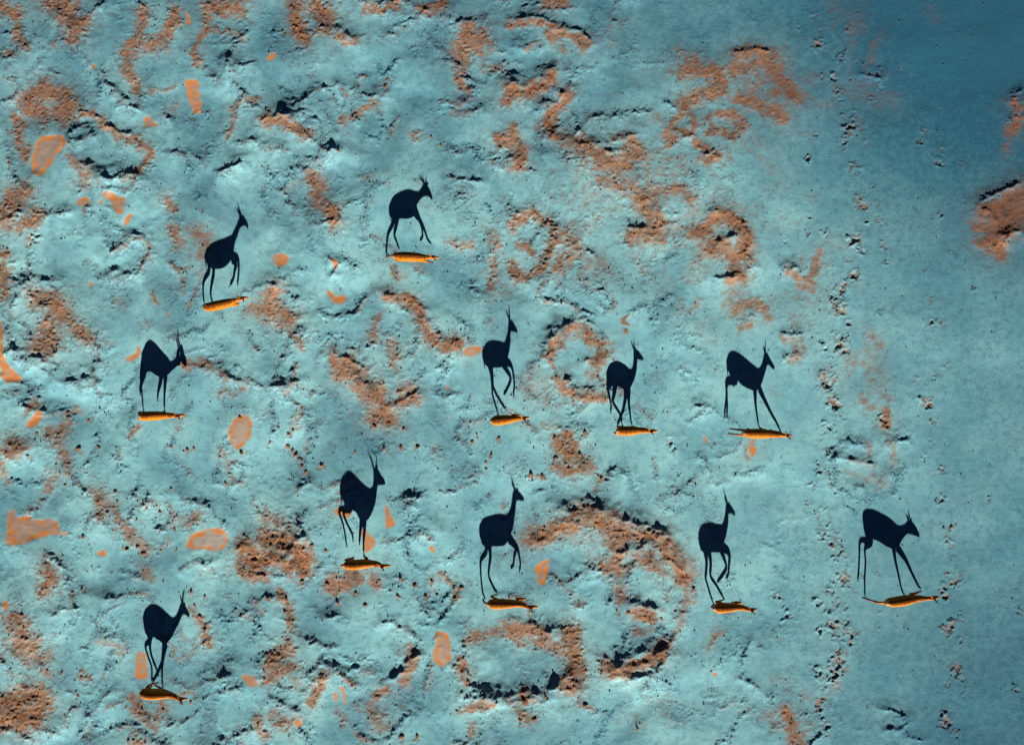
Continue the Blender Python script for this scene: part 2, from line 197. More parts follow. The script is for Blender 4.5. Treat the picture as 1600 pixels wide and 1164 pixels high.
for path, n_ in (([(1275,20),(1318,150),(1335,260),(1345,320),(1318,450),(1308,560),(1300,650),(1278,740),(1300,850),(1312,950),(1305,1045),(1280,1100),(1292,1160)], 80),
                 ([(1445,205),(1470,255),(1455,505),(1450,630),(1472,780),(1487,850),(1490,960),(1498,1045),(1478,1125)], 34), ([(1330,20),(1375,110),(1345,230),(1400,410)], 16)):
    for t in np.sort(_hr.uniform(0, len(path) - 1.001, n_)):
        k = int(t); f = t - k
        PITS.append((path[k][0] * (1 - f) + path[k + 1][0] * f + _hr.normal() * 13, path[k][1] * (1 - f) + path[k + 1][1] * f + _hr.normal() * 6, _hr.uniform(2.8, 5.5), _hr.uniform(.012, .032)))
# smooth clay pans: ([outline], share of pale mottled core 0..1)
PANS = [
 ([(287,125),(312,123),(311,150),(317,172),(305,181),(298,165),(292,145)],.25),([(224,184),(232,183),(246,194),(243,199),(232,199),(228,204)],.6),([(60,215),(95,210),(109,228),(95,236),(75,262),(60,277),(47,262),(52,235)],.75),
 ([(144,101),(151,100),(151,106),(145,107)],0),([(418,94),(422,87),(432,86),(431,92),(424,95)],0),([(290,20),(296,22),(298,38),(291,42)],.2),([(386,0),(394,0),(393,5),(387,4)],0),
 ([(121,314),(126,307),(136,307),(141,315),(136,323),(126,323)],.45),([(160,303),(178,300),(186,308),(200,308),(199,328),(188,338),(180,325),(178,312),(166,312)],.3),([(206,333),(211,338),(203,352),(194,354),(200,342)],0),([(155,316),(161,313),(160,322),(156,322)],0),
 ([(138,440),(144,441),(142,448),(138,446)],0),([(426,404),(437,398),(452,398),(452,408),(444,416),(434,418)],.6),([(508,455),(515,454),(522,465),(530,466),(536,462),(543,469),(538,475),(526,478),(518,470)],0),
 ([(516,404),(526,408),(530,417),(524,425),(520,415)],.3),([(722,549),(733,543),(751,542),(753,547),(745,556),(730,559)],.4),([(0,500),(4,500),(8,540),(10,565),(34,590),(30,596),(0,596)],.15),
 ([(195,560),(212,553),(218,540),(222,544),(216,560),(204,566)],.1),([(38,668),(52,645),(66,637),(69,648),(56,664),(50,667)],.2),([(356,678),(364,657),(378,648),(394,654),(395,672),(386,690),(370,702),(362,690)],.5),
 ([(12,800),(23,797),(27,812),(40,804),(56,812),(84,808),(96,829),(107,834),(104,838),(80,833),(58,840),(44,848),(16,853),(10,846)],.45),([(286,853),(302,832),(340,820),(360,834),(352,858),(338,863),(318,858),(304,855)],.8),
 ([(153,861),(161,856),(169,862),(164,868),(156,866)],0),([(600,788),(606,792),(618,816),(614,822),(600,821),(604,808)],.2),([(519,802),(528,793),(548,797),(548,808),(530,808)],.1),([(564,820),(570,826),(591,848),(578,860),(568,862),(567,842)],.4),
 ([(669,854),(676,851),(682,860),(676,862)],.2),([(695,604),(699,602),(702,608),(696,609)],0),([(1098,683),(1103,679),(1106,687),(1102,692)],0),([(833,887),(859,871),(856,895),(852,914),(840,914),(838,898)],.65),
 ([(213,1018),(227,1016),(230,1040),(232,1058),(221,1062),(210,1056),(212,1040)],.45),([(7,938),(15,936),(16,952),(8,953)],0),([(378,1055),(388,1050),(402,1054),(406,1064),(398,1071),(386,1066)],.2),([(680,983),(702,988),(705,1022),(699,1040),(682,1038),(675,1022),(682,1005)],.5),
 ([(533,1070),(538,1072),(543,1098),(538,1096)],.4),([(522,1080),(526,1078),(528,1092),(523,1095)],.2),([(461,1126),(470,1122),(474,1133),(464,1136)],.2),([(1113,1050),(1118,1050),(1117,1055),(1113,1055)],0),([(1170,690),(1182,686),(1180,712),(1170,714)],.9),
]
# loose earth clods: (x, y, radius px, cluster index)
CLODS = [
 (585,667,7,0),(630,671,5,0),(608,661,3.5,0),
 (626,698,5.5,1),(653,698,6,1),(600,702,4,1),(555,706,3.5,1),
 (450,697,5.5,2),(457,704,5,2),(462,711,6,2),(468,717,4.5,2),(472,727,4,2),(478,738,4.5,2),(459,671,4.5,2),(452,678,5,2),(436,667,3.5,2),(422,691,3.5,2),(503,728,5.5,2),
 (738,690,4.5,3),(745,679,3,3),(779,685,5,3),(767,711,5.5,3),(759,722,3.5,3),(760,732,4,3),
 (886,676,5,4),(892,683,5,4),(866,685,5,4),(880,697,4.5,4),(906,711,5,4),(868,716,6,4),(888,731,5,4),(914,677,5.5,4),(912,724,4.5,4),
 (830,743,6,5),(847,744,5.5,5),(940,747,5,5),(934,743,3.5,5),
 (122,701,6.5,6),(154,700,4,6),(58,677,3.5,6),(45,711,4,6),(101,757,4,6),(130,771,3.5,6),(181,768,4.5,6),(137,658,4.5,6),(106,651,5,6),(88,725,3,6),
 (378,706,5.5,7),(376,653,4,7),(294,703,5,7),(345,713,4,7),(304,701,3.5,7),(269,698,3.5,7),(353,756,4,7),(268,764,3,7),
 (230,793,4,8),(250,799,4,8),(245,790,3,8),(266,802,3.5,8),(202,811,4,8),(214,812,4,8),(130,838,5,8),(199,857,5.5,8),(216,853,5.5,8),(224,864,5.5,8),(251,828,3.5,8),(273,825,5,8),(276,859,3.5,8),(251,860,3.5,8),
 (424,852,5,9),(488,851,6,9),(510,860,4,9),(473,907,6,9),(420,934,6.5,9),(448,933,6,9),(447,954,5,9),
 (512,913,6,10),(528,942,5,10),(556,926,5,10),(571,944,5,10),(626,905,6,10),(622,930,5,10),(593,906,4,10),(610,922,3.5,10),
 (665,931,6,11),(648,913,6,11),(676,908,4.5,11),(683,928,4,11),(710,935,5,11),(721,919,5,11),(692,941,3,11),
 (821,1094,10,12),(813,1123,5,12),(834,1122,6,12),(853,1087,4.5,12),
 (732,1064,4.5,13),(723,1048,3.5,13),(628,1150,6,13),(652,1149,6,13),(714,1109,4,13),
 (129,1057,6,14),(97,1050,4,14),(124,1085,4,14),(66,1026,4.5,14),(38,960,5,14),(114,925,4,14),(129,920,3.5,14),(75,1045,3.5,14),
 (298,1097,4,15),(223,1108,4.5,15),(255,1108,4.5,15),(204,1155,5,15),(230,1157,4.5,15),(299,925,4.5,15),(320,933,3.5,15),(305,945,4,15),(313,963,4,15),(321,984,5,15),(266,1024,3.5,15),
 (1012,963,3,16),(981,955,5,16),(964,954,4,16),(1054,953,3.5,16),(1033,966,4,16),(1083,918,5,16),(939,1046,4,16),(996,1137,5.5,16),(915,1100,6,16),
 (988,452,3.2,17),
 (602,136,6,18),(605,126,4,18),(473,63,4,18),(442,49,4.5,18),(674,214,3.5,18),(689,227,3.5,18),(530,238,4.5,18),(568,121,3.5,18),
 (1486,824,4,19),(1300,853,4,19),(1214,996,3,19),
]
CLUSTER = [
 ("clods under the tip of the V-shaped orange crust", "clods under the V-shaped crust"),
 ("clods above the lyre-horned antelope's shadow", "clods above the lyre-horned shadow"),
 ("dark clods strung out left of the lyre-horned shadow", "slanting string of clods"),
 ("dark clods between the two upright-necked central antelopes", "clods between the central antelopes"),
 ("clods inside the triangle of orange crust", "clods of the orange triangle"),
 ("clods off the lower corners of the orange triangle", "outlying clods of the orange triangle"),
 ("dark clods below the antelope at the left edge", "clods at the left edge"),
 ("dark clods around the lone oval orange pan", "clods around the oval pan"),
 ("dark clods between the two ring-shaped orange pans", "clods between the ring pans"),
 ("clods around the bright orange earth mound", "clods by the orange mound"),
 ("clods on the crust under the lyre-horned antelope", "clods under the lyre-horned antelope"),
 ("clods inside the small dotted ring at lower centre", "clods of the dotted ring"),
 ("clods near the bottom edge right of centre", "clods at the bottom centre"),
 ("clods in the ridge under the upright orange pan", "clods by the bottom pan"),
 ("clods in the brown crust at lower left", "clods of the lower left corner"),
 ("clods in the crust around the lowest antelope", "clods around the lowest antelope"),
 ("clods in and beside the large horseshoe of crust", "clods of the crust horseshoe"),
 ("single round black pebble on bare pale ground above the centre right antelopes", None),
 ("clods on the pale crust near the top edge", "clods near the top"),
 ("clods beside the hoof trail on the right", "clods by the hoof trail"),
]

# ------------------------------------------------------------------ the antelopes, traced from their shadows
# crop origin, crop scale, body line (rump, nose) in crop pixels, torso/neck/head stations (upper, lower), horns, ears, tail, legs
HERD = [
 dict(o=(560,250), s=6.85, body=((362,1025),(850,1045)), label="orange antelope at the top of the herd, head lowered, walking right",
  torso=[((333,430),(340,590)),((375,352),(395,612)),((450,308),(450,606)),((530,292),(530,614)),((590,312),(592,590)),((630,322),(622,520))],
  neck=[((652,318),(630,455)),((682,268),(688,392))],
  head=[((702,235),(715,386)),((745,275),(745,380)),((780,345),(765,395)),((793,385),(780,418))],
  horns=[[(703,225),(690,190),(682,145)],[(722,222),(726,190),(722,140)]], ears=[[(690,232),(650,205)],[(735,235),(748,205)]], tail=[(338,430),(330,500)],
  legs=[(1,[(365,540),(372,640),(322,765),(306,870),(297,1045)]),(0,[(415,540),(402,680),(384,780),(408,860),(437,955)]),(0,[(600,540),(655,625),(702,720),(738,830),(775,885)]),(0,[(615,530),(660,640),(680,715),(686,800),(655,855)])]),
 dict(o=(280,300), s=5.82, body=((235,1050),(605,965)), label="orange antelope bounding up and right at upper left, body slanting, forelegs folded",
  torso=[((243,560),(248,640)),((278,502),(285,690)),((340,452),(342,708)),((410,425),(405,702)),((462,402),(460,655)),((485,388),(492,590))],
  neck=[((498,365),(512,470)),((515,335),(537,405)),((530,300),(556,345))],
  head=[((545,262),(576,326)),((575,220),(600,322)),((612,262),(613,327)),((631,297),(627,352))],
  horns=[[(568,232),(548,172),(532,100)],[(572,228),(552,165),(535,104)]], ears=[[(558,235),(538,200)],[(585,235),(588,212)]], tail=[(245,560),(236,625)],
  legs=[(1,[(268,600),(278,715),(234,800),(222,880),(230,1005)]),(1,[(312,620),(318,740),(300,840),(292,930),(310,978)]),(0,[(490,600),(538,605),(546,690),(544,765),(532,852)]),(0,[(480,610),(522,650),(512,708),(497,788),(465,843)])]),
 dict(o=(180,500), s=6.85, body=((265,1030),(735,1022)), label="orange antelope standing at left with chin tucked in beside an ochre ridge",
  torso=[((316,285),(290,500)),((345,222),(325,572)),((392,200),(390,578)),((455,255),(450,615)),((520,335),(512,633)),((570,395),(572,600))],
  neck=[((602,438),(612,555)),((645,408),(668,500)),((660,365),(710,462))],
  head=[((668,320),(722,262)),((690,395),(748,335)),((722,450),(768,392)),((748,478),(775,440))],
  horns=[[(692,262),(676,180),(682,104)],[(700,255),(684,178),(686,108)]], ears=[[(680,280),(662,230)],[(710,270),(722,230)]], tail=[(312,390),(270,400)],
  legs=[(1,[(305,520),(285,600),(284,700),(294,800),(300,893)]),(0,[(318,540),(300,650),(276,740),(272,820)]),(0,[(500,590),(490,680),(470,760),(458,870)]),(1,[(545,590),(540,700),(535,800),(532,960)])]),
 dict(o=(720,460), s=5.29, body=((245,1048),(550,1015)), label="slender orange antelope just above centre with upright neck, foreleg lifted",
  torso=[((184,450),(190,560)),((213,406),(213,592)),((255,383),(265,606)),((315,383),(315,608)),((355,394),(362,588))],
  neck=[((366,384),(398,490)),((377,350),(412,395)),((389,298),(413,335))],
  head=[((394,240),(416,316)),((420,218),(430,317)),((450,260),(453,320)),((468,295),(463,327))],
  horns=[[(402,225),(400,160),(399,98)],[(408,220),(404,160),(402,100)]], ears=[[(398,215),(377,168)],[(420,225),(424,195)]], tail=[(186,450),(178,520)],
  legs=[(1,[(225,540),(248,640),(258,740),(262,820),(285,900),(310,998)]),(0,[(240,540),(260,660),(266,750),(300,830),(368,938)]),(0,[(350,570),(380,625),(413,690),(385,770),(350,825)]),(0,[(362,545),(412,578),(433,650),(442,750),(432,840)])]),
 dict(o=(910,510), s=6.13, body=((330,1003),(735,1000)), label="orange antelope right of centre, walking with crossed legs beside the ochre arch",
  torso=[((230,372),(237,518)),((253,322),(263,540)),((300,295),(300,546)),((350,310),(350,566)),((410,355),(400,598)),((452,392),(448,602))],
  neck=[((472,378),(498,505)),((481,338),(520,405)),((485,275),(523,318))],
  head=[((486,215),(522,305)),((522,208),(545,310)),((558,252),(560,316)),((579,285),(572,313))],
  horns=[[(490,205),(488,145),(486,90)],[(498,200),(492,145),(489,92)]], ears=[[(484,200),(461,153)],[(508,205),(516,178)]], tail=[(232,380),(224,450)],
  legs=[(0,[(252,500),(236,560),(256,650),(271,740),(265,820)]),(1,[(308,520),(292,630),(286,695),(365,845),(377,938)]),(1,[(415,580),(405,690),(385,790),(362,870),(330,960)]),(0,[(440,580),(440,700),(452,810),(462,890),(472,950)])]),
 dict(o=(1100,510), s=6.125, body=((392,1020),(845,1046)), label="orange antelope at right of the middle row, rump high, forelegs stretched forward",
  torso=[((213,292),(240,435)),((238,237),(262,470)),((285,222),(320,512)),((360,265),(365,560)),((430,325),(430,598)),((490,375),(500,615)),((520,394),(545,570))],
  neck=[((545,366),(584,455)),((560,320),(602,392))],
  head=[((571,268),(607,376)),((603,252),(622,372)),((642,322),(640,392)),((676,376),(662,411))],
  horns=[[(582,252),(584,190),(588,128)],[(590,250),(588,190),(591,132)]], ears=[[(580,262),(568,235)],[(605,258),(612,235)]], tail=[(216,300),(212,380)],
  legs=[(0,[(280,440),(302,500),(212,495),(212,620),(205,730),(190,850)]),(0,[(290,450),(304,520),(220,526),(216,640),(221,760),(214,852)]),(1,[(485,580),(490,700),(500,800),(515,900),(524,968)]),(1,[(525,580),(580,700),(640,820),(690,910),(730,985)])]),
 dict(o=(500,690), s=5.29, body=((190,1012),(560,1022)), label="lyre-horned orange antelope left of lower centre, standing over orange crust",
  torso=[((165,332),(195,480)),((185,287),(213,520)),((240,248),(250,536)),((300,290),(300,580)),((360,345),(345,655)),((405,382),(400,635))],
  neck=[((430,380),(456,520)),((440,345),(473,425)),((442,292),(480,376))],
  head=[((443,235),(483,372)),((472,225),(505,374)),((502,275),(522,373)),((535,322),(540,370))],
  horns=[[(440,225),(425,172),(402,125),(398,68)],[(462,222),(470,165),(462,122),(425,80)]], ears=[[(445,225),(415,152)],[(470,225),(478,175)]], tail=[(166,340),(160,400)],
  legs=[(0,[(235,490),(240,540),(158,552),(186,650),(206,740),(222,862)]),(0,[(245,490),(252,550),(192,572),(236,690),(270,760),(273,820)]),(0,[(350,620),(336,700),(330,780),(324,846)]),(1,[(368,620),(368,720),(362,800),(358,900)])]),
 dict(o=(720,720), s=4.657, body=((195,1042),(540,1040)), label="dark-shadowed orange antelope at lower centre, both forelegs lifted, beside a triangular pan",
  torso=[((139,452),(145,580)),((163,407),(163,628)),((210,385),(210,636)),((275,368),(275,640)),((330,370),(330,618))],
  neck=[((350,350),(380,500)),((363,308),(396,375)),((370,262),(403,316))],
  head=[((376,212),(406,288)),((403,186),(420,287)),((438,230),(440,296)),((460,265),(452,298))],
  horns=[[(386,195),(372,130),(357,78)],[(392,190),(378,128),(361,80)]], ears=[[(388,192),(368,165)],[(402,192),(405,160)]], tail=[(141,450),(134,520)],
  legs=[(1,[(180,580),(186,668),(146,730),(148,850),(158,950),(174,998)]),(0,[(205,590),(216,700),(207,780),(205,850),(240,930),(265,988)]),(0,[(345,570),(402,628),(391,700),(385,770),(362,796)]),(0,[(352,560),(410,636),(426,700),(436,770),(427,830)])]),
 dict(o=(1060,750), s=5.29, body=((282,1060),(645,1053)), label="orange antelope at lower right of centre, long straight horns, forelegs bent, on bare ground",
  torso=[((167,402),(175,540)),((188,362),(200,590)),((235,336),(245,603)),((300,350),(300,606)),((350,360),(350,600))],
  neck=[((366,350),(391,482)),((378,310),(412,375)),((386,255),(416,305))],
  head=[((391,205),(417,290)),((416,190),(431,287)),((446,230),(449,292)),((468,265),(462,305))],
  horns=[[(402,205),(382,120),(366,60)],[(408,200),(387,120),(369,63)]], ears=[[(400,205),(384,180)],[(416,200),(420,165)]], tail=[(168,400),(160,470)],
  legs=[(1,[(220,570),(231,680),(220,785),(226,815),(250,900),(286,1010)]),(1,[(250,570),(266,680),(262,780),(310,860),(378,998)]),(0,[(350,570),(375,640),(395,720),(350,790),(315,840)]),(0,[(370,560),(420,603),(416,700),(410,770),(388,810)])]),
 dict(o=(1310,770), s=5.82, body=((448,990),(910,967)), label="rightmost orange antelope, striding by the hoof trail with head stretched forward",
  torso=[((222,168),(245,378)),((253,139),(268,425)),((310,145),(320,435)),((380,178),(370,450)),((440,207),(430,490)),((490,245),(490,510)),((530,284),(545,492))],
  neck=[((565,296),(580,430)),((605,279),(622,382))],
  head=[((630,248),(655,380)),((670,258),(690,392)),((706,306),(710,396)),((735,365),(729,404))],
  horns=[[(642,255),(639,205),(637,152)],[(654,252),(646,205),(641,156)]], ears=[[(640,258),(618,235)],[(662,250),(658,203)]], tail=[(224,170),(222,250)],
  legs=[(0,[(262,390),(292,440),(202,438),(191,560),(182,720),(172,798)]),(1,[(290,400),(300,458),(242,506),(246,620),(238,760),(241,958)]),(1,[(500,480),(515,600),(545,740),(570,860),(598,940)]),(0,[(525,480),(608,598),(665,720),(710,810),(742,865)])]),
 dict(o=(180,900), s=5.543, body=((208,1012),(605,1058)), label="lowest orange antelope of the herd, at lower left beside a pear-shaped orange pan",
  torso=[((247,312),(260,450)),((263,262),(273,500)),((320,206),(330,516)),((385,228),(380,552)),((445,275),(430,590)),((493,322),(480,535))],
  neck=[((522,316),(536,420)),((546,270),(571,345)),((561,225),(590,305))],
  head=[((570,202),(592,304)),((592,192),(606,304)),((621,240),(622,312)),((645,280),(639,327))],
  horns=[[(582,200),(588,140),(604,90)],[(590,196),(594,140),(607,94)]], ears=[[(580,205),(565,185)],[(600,200),(612,178)]], tail=[(248,320),(243,390)],
  legs=[(1,[(290,480),(303,545),(263,600),(290,700),(318,790),(320,932)]),(0,[(305,490),(302,600),(320,700),(360,800),(376,860)]),(0,[(430,560),(416,680),(405,750),(370,830),(327,910)]),(1,[(440,570),(420,680),(408,800),(410,920),(420,1008)])]),
]
KX = -math.sin(SHADOW_LEAN) / math.tan(SUN_EL)
KY = math.cos(SHADOW_LEAN) / math.tan(SUN_EL)

def ground_xy(px, py):
    return np.array([(px - 800) * M_PX, (582 - py) * M_PX])

def plane_xy(px, py, z):
    return ground_xy(px, py) * (CAM_H - z) / CAM_H

def solve_herd():
    out = []
    for a in HERD:
        ox, oy = a['o']; s = a['s']
        P = lambda q: (ox + q[0] / s, oy + q[1] / s)
        r = plane_xy(*P(a['body'][0]), 0.72); n_ = plane_xy(*P(a['body'][1]), 0.85)
        d = (n_ - r) / np.linalg.norm(n_ - r)
        n = np.array([-d[1], d[0]])
        base = r + d * 0.45
        def lift(q, lat=0.0):
            S = ground_xy(*P(q)) - base - lat * n
            det = d[0] * KY - d[1] * KX
            return np.array([(S[0] * KY - S[1] * KX) / det, (d[0] * S[1] - d[1] * S[0]) / det])   # along the body, height
        res = dict(base=base, d=d, n=n, label=a['label'])
        sides = []
        for li, (contact, pts) in enumerate(a['legs']):
            lat = None
            if contact:
                S = ground_xy(*P(pts[-1])) - base
                lat = float(np.clip(S @ n, -0.11, 0.11))
            sides.append(lat)
        for pair in ((0, 1), (2, 3)):
            i, j = pair
            if sides[i] is None and sides[j] is None:
                sh = -.09 if P((0, 0))[1] > 700 else 0.0
                sides[i], sides[j] = -0.075 + sh, 0.075 + sh
            elif sides[i] is None or sides[j] is None:
                k0, k1 = (i, j) if sides[i] is None else (j, i)
                if P((0, 0))[1] > 700: sides[k0] = sides[k1] + (.10 if sides[k1] < -.02 else -.16)
                else: sides[k0] = -math.copysign(0.08, sides[k1])
            elif abs(sides[i] - sides[j]) < 0.12:
                m = (sides[i] + sides[j]) / 2
                k = 1 if sides[i] >= sides[j] else -1
                sides[i], sides[j] = m + .07 * k, m - .07 * k
        legs = []
        for li, (contact, pts) in enumerate(a['legs']):
            lf = sides[li]; lt = math.copysign(0.075, lf)
            if abs(lf) < 0.02: lt = 0.07 if li % 2 else -0.07
            N = len(pts); J = []
            for k, q in enumerate(pts):
                t = k / (N - 1)
                l = lt * (1 - t) + lf * t
                sz = lift(q, l)
                J.append([sz[0], l, max(sz[1], 0.02)])
            if contact:
                J[-1][2] = 0.012
            J = [np.array(j) for j in J]
            legs.append((contact, J))
        res['legs'] = legs
        res['st'] = [(k, lift(t), lift(b)) for k in ('torso', 'neck', 'head') for t, b in a[k]]
        res['horns'] = [[lift(q, l) for q in hn] for hn, l in zip(a['horns'], (0.025, -0.025))]
        res['ears'] = [[lift(q) for q in e] for e in a['ears']]
        res['tail'] = [lift(q) for q in a['tail']]
        out.append(res)
    return out
herd = solve_herd()

# ------------------------------------------------------------------ ground height, soil and vignette masks
def axis(lo, hi, step, far):
    core = np.arange(lo, hi + step / 2, step)
    e = []; g = step; x = hi
    while x < far:
        g *= 1.45; x += g; e.append(x)
    e2 = []; g = step; x = lo
    while x > -far:
        g *= 1.45; x -= g; e2.append(x)
    return np.concatenate([np.array(e2[::-1]), core, np.array(e)])
gx = axis(-17.1, 17.1, 0.030, 700)
gy = axis(-12.5, 12.6, 0.030, 700)
GX, GY = np.meshgrid(gx, gy)
PX = (GX / M_PX + 800).astype(np.float64); PY = (582 - GY / M_PX).astype(np.float64)
WX = PX + 9 * perlin(PX / 45, PY / 45, 1) + 7 * perlin(PX / 15, PY / 15, 2)
WY = PY + 9 * perlin(PX / 45, PY / 45, 3) + 7 * perlin(PX / 15, PY / 15, 4)
OX = WX + 7 * perlin(PX / 32, PY / 32, 5) + 6 * perlin(PX / 9, PY / 9, 7); OY = WY + 7 * perlin(PX / 32, PY / 32, 6) + 6 * perlin(PX / 9, PY / 9, 8)
near = (np.abs(GX) < 60) & (np.abs(GY) < 60)

inframe = smooth(-60, 0, PX) * smooth(1660, 1600, PX) * smooth(-60, 0, PY) * smooth(1224, 1164, PY)
left = 1 - smooth(950, 1330, PX + 120 * perlin(PX / 260, PY / 260, 9) + 0.18 * (582 - PY))
n300 = fbm(PX, PY, 320, 3, 20)
n90 = fbm(WX, WY, 95, 4, 30)
n40 = fbm(WX, WY, 42, 3, 40)
n14 = fbm(PX, PY, 15, 2, 50)
n5 = fbm(PX, PY, 5.2, 1, 60)
n3 = perlin(PX / 3.3, PY / 3.3, 66)
QX = PX + 74 * perlin(PX / 140, PY / 140, 81) + 20 * perlin(PX / 48, PY / 48, 82) + 5 * perlin(PX / 14, PY / 14, 83)
QY = PY + 74 * perlin(PX / 140, PY / 140, 84) + 20 * perlin(PX / 48, PY / 48, 85) + 5 * perlin(PX / 14, PY / 14, 86)
def contour(f, level):
    """signed distance in photograph pixels from a contour line of f"""
    gy_, gx_ = np.gradient(f)
    return (f - level) / (np.hypot(gx_, gy_) / 1.5 + 6e-4)
field1 = fbm(QX, QY, 210, 2, 70, .4); field2 = fbm(QX, QY, 120, 2, 75, .4)
swell = fbm(QX, QY, 125, 2, 78, .38)
hgt = 0.07 * n300 + (0.028 + .066 * left) * swell + 0.004 * n40
rough = np.zeros_like(GX); ochre = np.zeros_like(GX)
for f, lev, hh, sd_ in ((field1, 0.0, .030, 91), (field1, .27, .026, 92), (field2, -.16, .020, 93), (field2, .20, .022, 94)):
    cd = contour(f, lev)
    here = left * smooth(-.02, .22, fbm(PX, PY, 85, 2, sd_))
    soft = smooth(-.1, .25, fbm(PX, PY, 70, 2, sd_ + 20))
    wv = 3.2 + 2.5 * np.clip(n40 + .3, 0, 1)
    hgt += hh * left * smooth(-14, 14, cd) * .8
    hgt += hh * .68 * here * np.exp(-(cd / wv) ** 2) * np.clip(1 + 1.2 * n14, .2, 1.8)
    rough = np.maximum(rough, here * np.exp(-((cd + 2) / (wv * 2.3)) ** 2))
    ochre = np.maximum(ochre, .60 * here * soft * np.exp(-((cd - 2) / (wv * 1.9)) ** 2))

def window(pts, pad):
    xs = [p[0] for p in pts]; ys = [p[1] for p in pts]
    x0, x1 = (min(xs) - pad - 800) * M_PX, (max(xs) + pad - 800) * M_PX
    y0, y1 = (582 - max(ys) - pad) * M_PX, (582 - min(ys) + pad) * M_PX
    return slice(np.searchsorted(gy, y0), np.searchsorted(gy, y1)), slice(np.searchsorted(gx, x0), np.searchsorted(gx, x1))

def dist(pts, sl, X, Y):
    x = X[sl]; y = Y[sl]
    if len(pts) == 1:
        return np.hypot(x - pts[0][0], y - pts[0][1])
    d = np.full(x.shape, 1e9)
    for (ax, ay), (bx, by) in zip(pts[:-1], pts[1:]):
        vx, vy = bx - ax, by - ay
        t = np.clip(((x - ax) * vx + (y - ay) * vy) / (vx * vx + vy * vy + 1e-9), 0, 1)
        d = np.minimum(d, np.hypot(x - ax - t * vx, y - ay - t * vy))
    return d

for w, s, pts in OCHRE:
    sl = window(pts, w * 3.4 + 30)
    g = np.exp(-(dist(pts, sl, OX, OY) / (w * 0.98 + 1)) ** 2)
    halo = .50 * np.exp(-(dist(pts, sl, OX, OY) / (w * 1.9 + 4)) ** 2)
    ochre[sl] = np.maximum(ochre[sl], s * np.maximum(g, halo))
    lf = .35 + .65 * left[sl]
    rough[sl] = np.maximum(rough[sl], min(s, 1) * g * lf)
    hgt[sl] += 0.012 * s * g * lf
for w, h, pts in RIDGE:
    sl = window(pts, w * 9 + 14)
    d = dist(pts, sl, WX, WY)
    g = np.exp(-(d / (w * 0.8)) ** 2)
    brk = 0.65 + 0.9 * n14[sl]
    hgt[sl] += h * 0.62 * g * np.clip(brk, 0.1, 1.3) + h * .60 * np.exp(-(d / (w * 3.2)) ** 2) * np.clip(1 + n40[sl], .3, 1.6)
    rough[sl] = np.maximum(rough[sl], 0.9 * np.exp(-(d / (w * 1.9)) ** 2))
    ochre[sl] = np.maximum(ochre[sl], .42 * np.exp(-(d / (w * 1.6)) ** 2) * left[sl])
hoof_rng = np.random.default_rng(11)
for x, y, r, dep in PITS:
    sl = window([(x, y)], r * 4 + 12)
    k = .75 if r < 8 else .85
    marks = [(x, y, r * k, dep)]
    for q in range(hoof_rng.integers(1, 4)):
        th = hoof_rng.uniform(0, 6.28); f = hoof_rng.uniform(.3, .55)
        marks.append((x + r * 1.1 * math.cos(th), y + r * 1.1 * math.sin(th), r * f, dep * f * 1.1))
    for mx, my, mr, md_ in marks:
        md_ = md_ * hoof_rng.uniform(.36, 1.0)
        asp = hoof_rng.uniform(.7, 1.3); th = hoof_rng.uniform(0, 3.14)
        ux = PX[sl] + mr * (1.3 * n14[sl] + 1.1 * n5[sl]) - mx; uy = PY[sl] + mr * (1.3 * n14[sl] - 1.1 * n5[sl]) - my
        a_ = (ux * math.cos(th) + uy * math.sin(th)) * asp; b_ = (-ux * math.sin(th) + uy * math.cos(th)) / asp
        rr = np.hypot(a_, b_) / mr
        hgt[sl] += -md_ * .62 * np.clip(1 + 1.6 * n5[sl], .2, 1.7) * np.exp(-(rr / 0.75) ** 3) + md_ * 0.22 * np.exp(-((rr - 1.2) / 0.38) ** 2) * np.clip(1 + 2.5 * n14[sl] + 1.5 * n5[sl], 0, 2)
        rough[sl] = np.maximum(rough[sl], 0.85 * np.exp(-(rr / 1.7) ** 2))
        ochre[sl] = np.maximum(ochre[sl], (0.85 if r >= 8 else 0.55) * np.exp(-(rr / 1.3) ** 2))
for x, y, r, cl in CLODS:
    sl = window([(x, y)], r * 3 + 6)
    g = np.exp(-(np.hypot(WX[sl] - x, WY[sl] - y - 2) / (r * 1.4)) ** 2)
    if cl != 17:
        ochre[sl] = np.maximum(ochre[sl], .62 * g); rough[sl] = np.maximum(rough[sl], .8 * g)
pan_in = np.zeros_like(GX); pan_core = np.zeros_like(GX)
